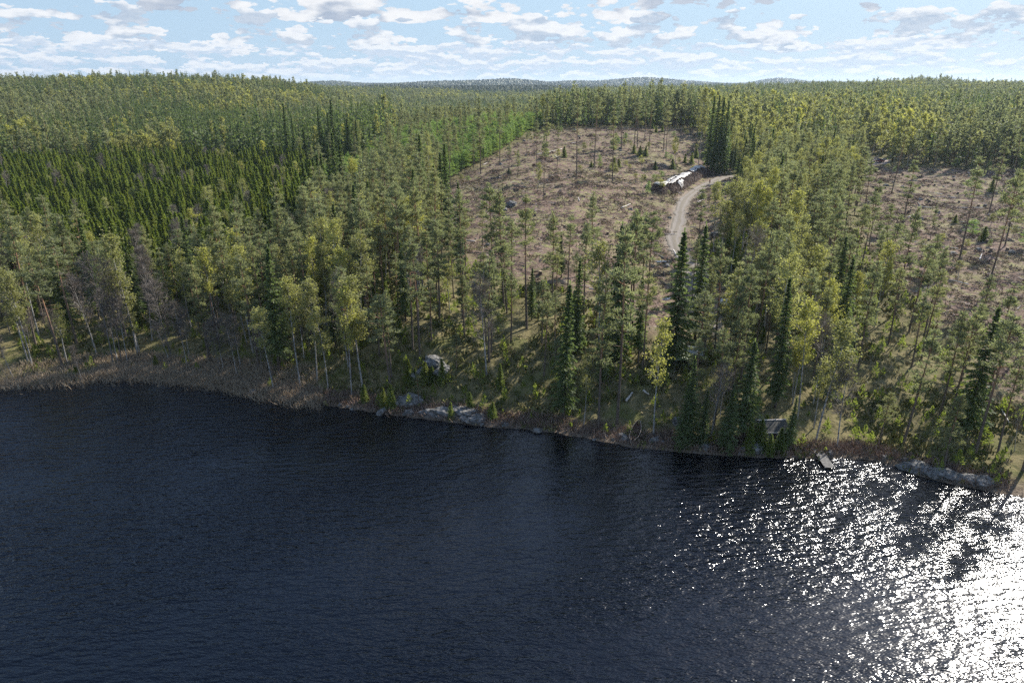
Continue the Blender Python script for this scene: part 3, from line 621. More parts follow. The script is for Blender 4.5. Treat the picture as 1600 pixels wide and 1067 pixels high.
# left shore forest
x, y = scatter(FOREST1, 3.6); k = far_from_hand(x, y) & fan_ok(x, y); x, y = x[k], y[k]
def w1(px, py, d, X, Y):
    if d < 0.9 or near_keep(X, Y): return None
    if px > 560 and RS.rand() < .10 + .25 * (px > 690) + .25 * (px > 800): return None
    if 600 < px < 860 and py > 560 and RS.rand() < .45: return None
    if px < 340:
        if d < 9 and RS.rand() < .85: return None
        if d < 26: return dict(pine_tree=.12, birch_tree=.16, leafless_tree=.34, alder_tree=.12, young_spruce=.04) if RS.rand() < .45 else None
        return dict(pine_tree=.55, birch_tree=.12, leafless_tree=.12, spruce_tree=.08, young_spruce=.12)
    if d < 10: return dict(birch_tree=.26, leafless_tree=.16, pine_tree=.32, spruce_tree=.05, young_spruce=.2) if RS.rand() < .85 else None
    return dict(pine_tree=.64, birch_tree=.16, spruce_tree=.06, young_spruce=.10, leafless_tree=.03)
plant_mixed(x, y, w1)
# right forest, from the shore up to the yard
x, y = scatter(FOREST2, 3.5); k = far_from_hand(x, y) & fan_ok(x, y, -100, 1950) & (road_dist(x, y) > 4.5); x, y = x[k], y[k]
def w2(px, py, d, X, Y):
    if d < 0.9 or near_keep(X, Y): return None
    if px > 1305 and py > 330 and RS.rand() < (.80 if py < 600 else .66): return None
    if px < 1130 and RS.rand() < (.66 if px < 1050 else .30): return None
    if px > 1500 and RS.rand() < .4: return None
    if px > 1240 and py > 330 and RS.rand() < .28: return None
    if 1128 < px < 1190 and 300 < py < 470: return dict(birch_tree=.7, young_spruce=.2, pine_tree=.1) if RS.rand() < .5 else None
    if px > 1340: return dict(pine_tree=.76, spruce_tree=.06, birch_tree=.08, young_spruce=.10)
    return dict(pine_tree=.52, birch_tree=.26, spruce_tree=.05, young_spruce=.08, leafless_tree=.07)
plant_mixed(x, y, w2)
# spruce plantation, then the young pine slope
x, y = scatter(PLANT, 2.5, .5); k = fan_ok(x, y, -60, 1700); x, y = x[k], y[k]
n_ = fbm(x / 22, y / 22, 51, 3)
for i in range(len(x)):
    if n_[i] < -.17 and RS.rand() < .5: continue
    if RS.rand() < .022: add(pick(dict(leafless_tree=1, birch_tree=1)), x[i], y[i], RS.uniform(10, 14)); continue
    add('young_spruce', x[i], y[i], np.clip(9.0 + n_[i] * 9 + RS.normal() * 2.0, 4, 14), RS.uniform(.78, 1.35))
x, y = scatter(YPINE, 2.3, .4); k = fan_ok(x, y, -60, 1700) & far_from_hand(x, y, 1.5); x, y = x[k], y[k]
dC = inpoly(x, y, C1)
for i in range(len(x)):
    if dC[i]: continue
    r = RS.rand()
    if r < .03: add('pine_tree', x[i], y[i], RS.normal(15, 2))
    elif r < .10: add('birch_tree', x[i], y[i], RS.uniform(5, 8), 1.3)
    else: add('young_pine', x[i], y[i], np.clip(RS.normal(6.2, .9), 4, 9), RS.uniform(.95, 1.3))
# ridge between plantation and clearing carries big pines
x, y = scatter(hits([(560, 350), (620, 312), (690, 302), (720, 285), (700, 270), (640, 265), (580, 290), (530, 330)]), 8.0); plant_mixed(x, y, lambda *a: dict(pine_tree=.8, birch_tree=.2), .95)
# saplings in the clearings
for poly, n in ((C1, 5.8), (C2, 5.2)):
    x, y = scatter(poly, n); k = (road_dist(x, y) > 4) & fan_ok(x, y); x, y = x[k], y[k]; c_ = fbm(x / 18, y / 18, 61, 3)
    for i in range(len(x)):
        if c_[i] > .08 and RS.rand() < .5: add(pick(dict(birch_tree=.6, young_pine=.25, young_spruce=.15)), x[i], y[i], RS.uniform(1.6, 5.0), 1.5)
# beyond: high forest to 1.6 km
ZP = [FOREST1, FOREST2, PLANT, YPINE, C1, C2, YARD]
def far_zone(r0, r1, sp):
    x = np.arange(-1300, 1400, sp); y = np.arange(90, r1, sp); gx, gy = np.meshgrid(x, y); gx = gx + (np.arange(len(y)) % 2)[:, None] * sp / 2
    x = (gx + RS.uniform(-.42, .42, gx.shape) * sp).ravel(); y = (gy + RS.uniform(-.42, .42, gy.shape) * sp).ravel()
    th_ = np.arctan2(x, y); r = np.hypot(x, y); k = (r > r0) & (r < r1) & (th_ > -.68) & (th_ < .72) & (r > r_shore(th_) + 60); x, y = x[k], y[k]
    bad = np.zeros(x.shape, bool)
    if r0 < 500:
        for Z in ZP: bad |= inpoly(x, y, Z)
        bad |= (road_dist(x, y) < 5)
    return x[~bad], y[~bad]
FAR = {k: [] for k in ('pine_tree', 'spruce_tree', 'birch_tree', 'leafless_tree')}
for r0, r1, sp in ((100, 620, 4.3), (620, 1000, 5.2), (1000, 1650, 7.0)):
    x, y = far_zone(r0, r1, sp); z = H(x, y); px, py = project(x, y, z); r = np.hypot(x, y)
    b = fbm(x / 70, y / 70, 71, 4); s_ = fbm(x / 110, y / 110, 77, 3) + RS.normal(size=len(x)) * .12
    th_ = RS.rand(len(x))
    pb = np.clip(.03 + np.clip(b - .045, 0, 1) * 6.5, 0, .9)
    pb = np.where((px > 1110) & (px < 1470) & (r > 325) & (r < 560), .66, pb)
    pb = np.where((px > 1095) & (px < 1250) & (r > 225) & (r < 330), .45, pb)
    pb = np.where((px > 180) & (px < 290) & (r > 350) & (r < 420), .8, pb); pb = np.where((px < 105) & (r > 335) & (r < 375), .8, pb)
    pb = np.where((px > 290) & (px < 620) & (r < 480), .07, pb); pb = np.where((px > 860) & (px < 1100) & (r < 430), .06, pb)
    hh = np.clip(RS.normal(17, 3.4, len(x)), 9, 26) * np.where(r > 1000, 1.05, 1.0)
    hh = np.where((px > 290) & (px < 620) & (r < 480), hh * 1.22, hh); wd = RS.uniform(.85, 1.2, len(x)) * sp / 4.3
    for i in range(len(x)):
        k = 'birch_tree' if th_[i] < pb[i] else ('spruce_tree' if s_[i] > -.02 or (290 < px[i] < 620 and r[i] < 480) else 'pine_tree')
        FAR[k].append((x[i], y[i], z[i], hh[i] * (.88 if k == 'birch_tree' else 1), wd[i], r[i]))

# ------------------------------------------------------------------ split into single trees and woodland masses
for t in TREES:
    t['z'] = float('nan')
zz = H([t['x'] for t in TREES], [t['y'] for t in TREES])
for t, z in zip(TREES, zz): t['z'] = float(z) - .05
px, py = project([t['x'] for t in TREES], [t['y'] for t in TREES], zz); qx, qy = project([t['x'] for t in TREES], [t['y'] for t in TREES], zz + np.array([t['h'] for t in TREES]))
for i, t in enumerate(TREES):
    t['px'], t['py'], t['ty'] = float(px[i]), float(py[i]), float(qy[i]); t['size'] = t['py'] - t['ty'] + (60 if t['hand'] else 0)
    t['in'] = 8 < t['px'] < 1592 and t['py'] < 1060
singles, mass = {}, {k: [] for k in KIND}
for k in KIND:
    L = [t for t in TREES if t['k'] == k]; I = sorted([t for t in L if t['in']], key=lambda t: -t['size'])
    singles[k] = I[:300]; s_ = set(map(id, singles[k])); mass[k] = [t for t in L if id(t) not in s_]
print({k: (len(singles[k]), len(mass[k]), len(FAR.get(k, []))) for k in KIND})
MARKS = [('rowing boat', 990, 685), ('wooden jetty', 1287, 712), ('green roofed shelter', 1060, 552), ('lakeside hut', 1202, 668), ('white roofed shed', 1131, 480), ('long brush pile', 1075, 288),
         ('road bend', 1060, 345), ('walker on the road', 1109, 288), ('parked cars', 1352, 250), ('shore rock slab', 710, 650), ('rocky knoll', 668, 575), ('puddle', 1034, 408),
         ('reedy bay', 215, 586), ('clearing top', 880, 200), ('spruce plantation edge', 330, 440), ('far left shore', 5, 540), ('round shore boulder', 1183, 706),
         ('right shore rock slabs', 1450, 735), ('stony hillock', 800, 325), ('right hand clearing', 1460, 400), ('far right shore', 1596, 600), ('young pine slope', 620, 250), ('pine slope foot', 540, 300), ('pine slope crest', 790, 198), ('clearing edge', 735, 262), ('tall dark spruce wall', 400, 262), ('roadside spruce clump', 1115, 262), ('yellow birch belt', 1200, 300), ('open pine stand', 1330, 330),
         ('overhung shore bend', 480, 625), ('mossy road bank', 1170, 380), ('dry grass knoll', 850, 520)]
ORD = 'first second third fourth fifth sixth seventh eighth ninth tenth eleventh twelfth thirteenth fourteenth fifteenth sixteenth seventeenth eighteenth nineteenth twentieth'.split()
USED = {}
def label_for(words_, px, py):
    """look + place: nearest landmark, side of it, and rank among like ones there"""
    m_ = min(MARKS, key=lambda q: (q[1] - px) ** 2 + ((q[2] - py) * 1.4) ** 2); ddx, ddy = px - m_[1], (py - m_[2]) * 1.6
    rel = ('right of' if ddx > 0 else 'left of') if abs(ddx) > abs(ddy) else ('in front of' if ddy > 0 else 'behind')
    key = (words_, m_[0], rel); USED.setdefault(key, []).append(math.hypot(ddx, ddy)); return key, len(USED[key]) - 1
PENDING = []
def label_later(o, words_, px, py): key, i = label_for(words_, px, py); PENDING.append((o, key, i))
def write_labels():
    for o, key, i in PENDING:
        L = USED[key]; n = sum(1 for q in L if q < L[i]); w_, m_, rel = key
        mm = m_ if m_.startswith(('the ', 'left ', 'right edge')) else m_
        if len(L) == 1: o['label'] = f"{w_} {rel} the {mm}"
        elif n < 20: o['label'] = f"{w_}, {ORD[n]} one {rel} the {mm}"
        else: o['label'] = f"{w_}, far {rel} the {mm}"
def adj(t):
    k, h = t['k'], t['h']; hi = {'pine_tree': (15.5, 18.5), 'spruce_tree': (13, 17), 'birch_tree': (11, 16), 'leafless_tree': (11, 15), 'alder_tree': (10, 13), 'young_spruce': (6, 10.2), 'young_pine': (5, 6.8)}[k]
    a = 'short' if h < hi[0] else 'tall' if h > hi[1] else 'middling'
    g = 'slim' if t['w'] < .97 else 'broad' if t['w'] > 1.08 else ''
    nm = {'pine_tree': 'grey green pine', 'spruce_tree': 'dark spruce', 'birch_tree': 'yellow green birch', 'leafless_tree': 'leafless birch', 'alder_tree': 'leafless grey alder',
          'young_spruce': 'young spruce', 'young_pine': 'light green young pine'}[k]
    return ' '.join(q for q in (a, g, nm) if q)
GROUP = {'pine_tree': 'pines of the shore forest and clearings', 'spruce_tree': 'tall dark spruces of the forest', 'birch_tree': 'birches in fresh leaf', 'leafless_tree': 'leafless birches by the shore',
         'alder_tree': 'leafless grey alders', 'young_spruce': 'young spruces', 'young_pine': 'young pines on the slope'}
SPC = {k: dict(pine_tree='pine', spruce_tree='spruce', birch_tree='birch', leafless_tree='birch', alder_tree='alder', young_spruce='spruce', young_pine='pine')[k] for k in KIND}
LODSRC = {k: [] for k in KIND}; FULLSRC = {k: [] for k in KIND}
for k, K in KIND.items():
    L = singles[k]; nfull, nlod = len(K['full']), len(K['lod'])
    nm = {'young_spruce': 'young_spruce', 'young_pine': 'young_pine'}.get(k, k)
    for i, t in enumerate(L):
        sc_ = t['h'] / K['h']; wz = (sc_ ** .6) * t['w']; S = (wz, wz, sc_); rz = RS.uniform(0, 6.28)
        use_lod = (not nfull) or (nlod and i >= len(L) - nlod)
        if use_lod:
            j = i % nlod if not nfull else i - (len(L) - nlod); o = link(nm, K['lod'][j], None, (t['x'], t['y'], t['z']), rz, S)
            if len(LODSRC[k]) <= j: LODSRC[k].append(o)
        else:
            j = i if i < nfull else RS.randint(nfull)
            o = link(nm, None, None, (t['x'], t['y'], t['z']), rz, S); a_ = link('trunk', K['full'][j][0], o); b_ = link('crown', K['full'][j][1], o)
            if len(FULLSRC[k]) <= j: FULLSRC[k].append((a_, b_))
        ln = t['lean'] or RS.normal() * .012
        o.rotation_euler = (RS.normal() * .012, -ln, 0) if t['lean'] else (RS.normal() * .015, RS.normal() * .015, rz)
        tag(o, None, SPC[k], GROUP[k]); label_later(o, adj(t), t['px'], t['py'])

def forest(name, groups, label):
    """one woodland mass: points carrying copies of the trees built above"""
    V = []; idx = []; rot = []; scl = []; srcs = []
    for src, L in groups:
        if not src: continue
        base = len(srcs); srcs += src
        for (x, y, z, h, w, hk) in L:
            V.append((x, y, z)); idx.append(base + RS.randint(len(src))); rot.append((0, 0, RS.uniform(0, 6.28))); s_ = h / hk; a = s_ ** .6 * w; scl.append((a, a, s_))
    me = bpy.data.meshes.new(name); me.vertices.add(len(V)); me.vertices.foreach_set('co', np.array(V, np.float32).ravel())
    a = me.attributes.new('idx', 'INT', 'POINT'); a.data.foreach_set('value', np.array(idx, np.int32))
    for nm, dat in (('rot', rot), ('scl', scl)):
        a = me.attributes.new(nm, 'FLOAT_VECTOR', 'POINT'); a.data.foreach_set('vector', np.array(dat, np.float32).ravel())
    o = link(name, me); tag(o, label, None, None, 'stuff')
    ng = bpy.data.node_groups.new(name, 'GeometryNodeTree'); ng.interface.new_socket('Geometry', in_out='INPUT', socket_type='NodeSocketGeometry'); ng.interface.new_socket('Geometry', in_out='OUTPUT', socket_type='NodeSocketGeometry')
    G = ng.nodes.new; gi = G('NodeGroupInput'); go = G('NodeGroupOutput'); J = G('GeometryNodeJoinGeometry'); Lk = ng.links.new
    def na(nm, ty): q = G('GeometryNodeInputNamedAttribute'); q.data_type = ty; q.inputs['Name'].default_value = nm; return q.outputs[0]
    ai, ar, as_ = na('idx', 'INT'), na('rot', 'FLOAT_VECTOR'), na('scl', 'FLOAT_VECTOR')
    for j, src in enumerate(srcs):
        jj = G('GeometryNodeJoinGeometry')
        for so in (src if isinstance(src, tuple) else (src,)):
            oi = G('GeometryNodeObjectInfo'); oi.transform_space = 'ORIGINAL'; oi.inputs['Object'].default_value = so; Lk(oi.outputs['Geometry'], jj.inputs[0])
        g2 = G('GeometryNodeGeometryToInstance'); Lk(jj.outputs[0], g2.inputs[0])
        cmp = G('FunctionNodeCompare'); cmp.data_type = 'INT'; cmp.operation = 'EQUAL'; Lk(ai, cmp.inputs[2]); cmp.inputs[3].default_value = j
        iop = G('GeometryNodeInstanceOnPoints'); Lk(gi.outputs[0], iop.inputs['Points']); Lk(cmp.outputs[0], iop.inputs['Selection']); Lk(g2.outputs[0], iop.inputs['Instance']); Lk(ar, iop.inputs['Rotation']); Lk(as_, iop.inputs['Scale'])
        Lk(iop.outputs[0], J.inputs[0])
    Lk(J.outputs[0], go.inputs[0]); md = o.modifiers.new('trees', 'NODES'); md.node_group = ng; return o
tup = lambda t, hk: (t['x'], t['y'], t['z'], t['h'], t['w'], hk)
for k, nm, lab in (('pine_tree', 'pine_forest', 'grey green pine forest covering the hills beyond the lake shore'), ('spruce_tree', 'spruce_forest', 'dark spruce forest covering the hills behind the clearing'),
                   ('birch_tree', 'birch_forest', 'yellow green birches scattered through the far forest'), ('young_spruce', 'young_spruce_plantation', 'dense plantation of young dark spruces'),
                   ('young_pine', 'young_pine_thicket', 'light green thicket of young pines on the slope'), ('leafless_tree', 'leafless_thicket', 'leafless birches mixed into the forest')):
    K = KIND[k]; hk = K['h']
    if K['full']:
        near = [tup(t, hk) for t in mass[k]] + [f[:5] + (hk,) for f in FAR.get(k, []) if f[5] < 330]; farr = [f[:5] + (hk,) for f in FAR.get(k, []) if f[5] >= 330]
        if not LODSRC[k]: near += farr; farr = []
        g = [(FULLSRC[k], near), (LODSRC[k], farr)]
    else: g = [(LODSRC[k], [tup(t, hk) for t in mass[k]])]
    if sum(len(q[1]) for q in g): forest(nm, g, lab)

# ------------------------------------------------------------------ the farthest woods, out to the horizon
rows = []; r = 1600.0
while r < 8200: rows.append(r); r *= 1.0042
CX = []; 
for r in rows:
    t_ = np.arange(-.70, .74, .0042); t_ = t_ + RS.uniform(-.002, .002, t_.shape); q = r * (1 + RS.uniform(-.002, .002, t_.shape)); CX.append(np.stack([q * np.sin(t_), q * np.cos(t_), np.full(t_.shape, r)], 1))
CX = np.vstack(CX); n = len(CX); zc = H(CX[:, 0], CX[:, 1]); hc = RS.uniform(11, 19, n) * (1 + .25 * (CX[:, 2] > 4000)); wc = CX[:, 2] * .0034
an = RS.uniform(0, 6.28, n); V = np.zeros((n, 6, 3)); kx = fbm(CX[:, 0] / 90, CX[:, 1] / 90, 91, 4)
for j in range(4):
    V[:, j, 0] = CX[:, 0] + wc * np.cos(an + j * 1.5708) * RS.uniform(.7, 1.2, n); V[:, j, 1] = CX[:, 1] + wc * np.sin(an + j * 1.5708) * RS.uniform(.7, 1.2, n); V[:, j, 2] = zc + hc * .35
V[:, 4] = np.stack([CX[:, 0], CX[:, 1], zc + hc], 1); V[:, 5] = np.stack([CX[:, 0], CX[:, 1], zc - 1], 1)
b = np.arange(n)[:, None] * 6
F3 = np.concatenate([b + np.array([[j, (j + 1) % 4, 4]]) for j in range(4)] + [b + np.array([[(j + 1) % 4, j, 5]]) for j in range(4)])
tint = np.clip(np.where(kx + RS.normal(size=n) * .09 > .12, RS.uniform(.7, 1, n), RS.uniform(0, .45, n)), 0, 1)
M['farwood'] = foliage('far forest', (0.050, 0.070, 0.038), (0.13, 0.145, 0.065), 0.15, spread=0.0)
o = link('distant_forest', mesh_np('distant_forest', V.reshape(-1, 3), None, F3, [M['farwood']], {'tint': np.repeat(tint, 6)})); tag(o, 'distant forest fading blue towards the horizon', None, None, 'stuff')

# ------------------------------------------------------------------ ground cover
def ground_pts(n, poly=None, f=None, rmax=330):
    out = []
    while len(out) < n:
        if poly is not None:
            P = np.array(poly); x = RS.uniform(P[:, 0].min(), P[:, 0].max(), n * 2); y = RS.uniform(P[:, 1].min(), P[:, 1].max(), n * 2); k = inpoly(x, y, poly)
        else:
            t_ = RS.uniform(-.66, .70, n * 2); r = np.sqrt(RS.uniform(60 ** 2, rmax ** 2, n * 2)); x, y = r * np.sin(t_), r * np.cos(t_); k = r > r_shore(t_) + .2
        k &= road_dist(x, y) > 2.2
        if f is not None: k &= f(x, y)
        out += list(zip(x[k], y[k]))
    P = np.array(out[:n]); return np.column_stack([P, H(P[:, 0], P[:, 1])])
# slash left on the clearings: sticks, tops and bark
B = MB(); NS = 15000
for poly, n in ((C1, NS), (C2, NS)):
    P = ground_pts(n, poly); dens = fbm(P[:, 0] / 9, P[:, 1] / 9, 41, 3)
    P = P[RS.rand(len(P)) < np.clip(.45 + dens * 3.5, .12, 1)]; n = len(P); a = RS.uniform(0, 6.28, n); l = RS.uniform(.4, 2.6, n) * np.where(RS.rand(n) < .06, 2, 1)
    D = np.column_stack([np.cos(a), np.sin(a), RS.uniform(-.05, .22, n)]) * l[:, None] / 2; P[:, 2] += .10 + np.abs(D[:, 2])
    B.sticks(P - D, P + D, RS.uniform(.04, .11, n), RS.uniform(.02, .06, n), RS.beta(1.3, 1.9, n))
o = B.build('logging_slash', M['slash']); tag(o, 'brown and grey logging slash littering the clearings', None, None, 'stuff')
# heaps of twigs
B = MB()
for poly, n in ((C1, 520), (C2, 460)):
    P = ground_pts(n, poly)
    for p_ in P:
        w = RS.uniform(.5, 2.6) * (.6 + .4 * RS.rand()); k = int(34 * w); q = p_ + RS.normal(size=(k, 3)) * (w * .7, w * .7, .16) + (0, 0, .15); q[:, 2] += np.clip(.5 * w - .4 * np.hypot(q[:, 0] - p_[0], q[:, 1] - p_[1]), 0, 1)
        B.quads(q, unit(RS.normal(size=(k, 3)) * (1, 1, .35)), RS.uniform(.4, 1.3, k), RS.uniform(.05, .22, k), RS.uniform(0, .75, k))
o = B.build('brushwood_heaps', M['brush']); tag(o, 'low dark heaps of twigs on the clearings', None, None, 'stuff')
# grass, heath, seedlings
def tufts(name, P, mat, label, hgt, wid, nq, spread_, tr=(0, 1)):
    n = len(P); C_ = np.repeat(P, nq, 0) + RS.normal(size=(n * nq, 3)) * (spread_, spread_, 0); D = unit(RS.normal(size=(n * nq, 3)) * (.55, .55, .2) + (0, 0, 1)); L = RS.uniform(.6, 1.3, n * nq) * hgt
    B = MB(); B.quads(C_ + D * L[:, None] * .42, D, L, wid, np.repeat(RS.uniform(tr[0], tr[1], n), nq) * .8 + RS.uniform(0, .2, n * nq))
    tag(B.build(name, mat), label, None, None, 'stuff')
notcut = lambda x, y: clear_mask(x, y) < .6
tufts('grass', ground_pts(14000, None, lambda x, y: fbm(x / 8, y / 8, 45, 3) > -.02, 260), M['grass'], 'dry yellow grass between the trees', .42, .16, 5, .32)
tufts('undergrowth', ground_pts(9000, None, lambda x, y: notcut(x, y) & (fbm(x / 11, y / 11, 46, 3) > -.03), 240), M['heath'], 'low heath and berry bushes under the trees', .55, .26, 9, .45)
def band(x, y, a, b): d = np.hypot(x, y) - r_shore(np.arctan2(x, y)); return (d > a) & (d < b)
tufts('shore_scrub', ground_pts(1500, None, lambda x, y: band(x, y, .3, 4) & (np.arctan2(x, y) > -.42), 190), M['brush'], 'brown leafless scrub along the water line', .8, .07, 12, .5, (.3, 1))
# reeds of the bay
q = []
while len(q) < 9000:
    t_ = RS.uniform(-.72, -.30); d_ = RS.normal(.4, 1.5) + 1.6 * (fbm(np.array([t_ * 60]), np.array([2.]), 4, 2)[0]); d_ = d_ if RS.rand() < .45 else RS.uniform(0, 9); x_, y_ = (r_shore(t_) + d_) * math.sin(t_), (r_shore(t_) + d_) * math.cos(t_)
    if RS.rand() < math.exp(-((t_ + .46) / .13) ** 2) + .12: q.append((x_, y_, 0.0))
q = np.array(q); q[:, 2] = np.maximum(H(q[:, 0], q[:, 1]), -.3)
tufts('reeds', q, M['reed'], 'withered brown reeds standing in the bay', 1.15, .035, 6, .22)
# bushes of spruce and juniper seedlings: low green stuff under the forest
P = ground_pts(1500, None, lambda x, y: notcut(x, y) & ((np.hypot(x, y) - r_shore(np.arctan2(x, y))) > 1.0), 200); B = MB()
for p_ in P:
    h = RS.uniform(.7, 2.4); k = int(30 * h); u = RS.uniform(0, 1, k) ** 1.3; a = RS.uniform(0, 6.28, k); rad = (1 - u) * h * .38 * RS.uniform(.5, 1.1, k)
    B.quads(p_ + np.column_stack([np.cos(a) * rad, np.sin(a) * rad, u * h]), unit(np.column_stack([np.cos(a), np.sin(a), .2 + u * 2])), .42, .13, RS.uniform(0, 1) * .7 + RS.uniform(0, .3, k))
tag(B.build('seedlings', M['yspruce']), 'knee high spruce and juniper seedlings', None, None, 'stuff')

# ------------------------------------------------------------------ rocks, stumps, fallen logs
import bmesh
def rock(name, w, d, h, seed, sub=3):
    bm = bmesh.new(); bmesh.ops.create_icosphere(bm, subdivisions=sub, radius=1); rs = np.random.RandomState(seed)
    pl = [(unit(rs.normal(size=(1, 3)))[0], rs.uniform(.55, .9)) for _ in range(9)]
    for v in bm.verts:
        c_ = np.array(v.co)
        for nrm, dd in pl:
            e = c_ @ nrm - dd
            if e > 0: c_ = c_ - nrm * e * .85
        c_ = c_ * (1 + .07 * math.sin(c_[0] * 7 + seed) * math.cos(c_[1] * 6 + c_[2] * 5)); q_ = np.array([c_[0] * 2.2 + c_[2], c_[0] * 5 + c_[2] * 3]); w_ = np.array([c_[1] * 2.2 - c_[2], c_[1] * 5 - c_[2] * 2])
        e_ = fbm(q_, w_, seed, 4); c_ = c_ * (1 + .55 * e_[0] + .30 * e_[1]); v.co = (c_[0] * w / 2, c_[1] * d / 2, c_[2] * h)
    me = bpy.data.meshes.new(name); bm.to_mesh(me); bm.free(); me.materials.append(M['rock']); return me
RM = [rock('boulder', 1, 1, .5, s) for s in (1, 2, 3, 4)]
def put_rock(px, py, w, d, h, label, name='boulder', sink=.25, rz=None, group=None, me=None):
    x, y = hit(px, py); o = link(name, me or rock(name, w, d, h * .6, int(px) % 97, 4), None, (x, y, float(H(x, y)[0]) + h * .6 * (1 - 2 * sink) * .5), RS.uniform(0, 6.28) if rz is None else rz)
    if me: o.scale = (w, d, h * 1.2)
    tag(o, label, 'rock', group); return o
put_rock(1183, 706, 3.0, 2.2, 2.0, 'big pale round boulder at the water edge in front of the hut', rz=.2)
put_rock(676, 570, 4, 3, 1.7, 'upper pale grey outcrop half hidden by shore pines', 'rock_outcrop', .3, .2)
put_rock(655, 586, 3.2, 2.6, 1.5, 'jagged grey outcrop just below the upper pale outcrop', 'rock_outcrop', .3, .9)
put_rock(690, 584, 4, 3, 1.8, 'low mossy outcrop right of the two grey outcrops above the shore', 'rock_outcrop', .3, .5)
put_rock(640, 632, 4.5, 3, 2.2, 'shaded grey outcrop low on the shore left of the flat slabs', 'rock_outcrop', .3, .1)
put_rock(694, 648, 7, 3.4, 1.5, 'broad flat rock slab sloping into the lake', 'rock_slab', .3, .05)
put_rock(722, 646, 5, 3.4, 1.6, 'middle rock slab of the group sloping into the lake', 'rock_slab', .3, -.3)
put_rock(745, 657, 4, 2.6, 1.2, 'small dark rock slab at the water at the right end of the slab group', 'rock_slab', .3, .3)
put_rock(800, 322, 4, 3, 2.0, 'pale faced rock of the stony hillock in the clearing', 'rock_outcrop', .3, .5)
put_rock(788, 330, 3.4, 2.6, 1.6, 'darker rock at the left foot of the stony hillock', 'rock_outcrop', .3, 1.2)
put_rock(1122, 368, 6, 2.4, 2.0, 'slanting grey rock face right of the gravel road', 'rock_outcrop', .3, .7)
put_rock(702, 318, 6, 4, 2.6, 'shaded mossy rock at the left end of the clearing', 'rock_outcrop', .3, .9)
put_rock(1436, 733, 5, 3, 1.1, 'bare grey slab on the right shore, left of the others', 'rock_slab', .3, -.3)
put_rock(1478, 745, 5.5, 3, 1.2, 'bare grey slab on the right shore, middle of three', 'rock_slab', .3, -.5)
put_rock(1522, 754, 5, 3, 1.1, 'bare grey slab on the right shore, right of the others', 'rock_slab', .3, -.2)
put_rock(1101, 701, 2.0, 1.6, 1.3, 'grey boulder on the shore below the dense shore spruces', me=RM[0])
put_rock(1058, 662, 1.8, 1.4, 1.2, 'white stone block among shadows left of the shore spruces', me=RM[1])
put_rock(1490, 398, 3, 2, 1.0, 'flat pale stone in the right hand clearing', me=RM[2])
put_rock(1530, 392, 2.5, 2, 1.1, 'pale stone beside a broken stump in the right hand clearing', me=RM[3])
MARKS2 = MARKS
def scatter_things(n, poly, mk, words_, cat, group, f=None):
    P = ground_pts(n * 3, poly, f); c = 0
    for p_ in P:
        px, py = [float(v) for v in project(*p_)]
        if not (5 < px < 1595): continue
        o, extra = mk(p_); tag(o, None, cat, group); label_later(o, (extra + ' ' + words_).strip(), px, py); c += 1
        if c >= n: break
def mk_boulder(p_):
    s_ = RS.uniform(.7, 2.0); o = link('boulder', RM[RS.randint(4)], None, (p_[0], p_[1], p_[2] + .08 * s_), RS.uniform(0, 6.28), (s_ * RS.uniform(.8, 1.4), s_, s_ * .8)); return o, 'small' if s_ < 1.1 else 'large' if s_ > 1.6 else 'middling'
scatter_things(34, C1, mk_boulder, 'grey boulder', 'rock', 'boulders on the clearings'); scatter_things(28, C2, mk_boulder, 'grey boulder', 'rock', 'boulders on the clearings')
shore_poly = hits([(300, 590), (470, 618), (600, 640), (800, 660), (960, 680), (1240, 706), (1380, 708), (1500, 740), (1590, 760)]) + [W_at(px, py, 0) for px, py in [(1590, 776), (1500, 760), (1380, 722), (1240, 716), (960, 693), (800, 670), (600, 648), (470, 629), (300, 598)]]
shore_poly = [(float(a), float(b)) for a, b in shore_poly]
def mk_shore(p_):
    s_ = RS.uniform(.5, 1.7); o = link('boulder', RM[RS.randint(4)], None, (p_[0], p_[1], p_[2] + .05 * s_), RS.uniform(0, 6.28), (s_ * RS.uniform(.8, 1.5), s_, s_ * .8)); return o, 'small' if s_ < .9 else 'large' if s_ > 1.35 else 'middling'
scatter_things(46, shore_poly, mk_shore, 'shore stone', 'rock', 'stones along the water line')
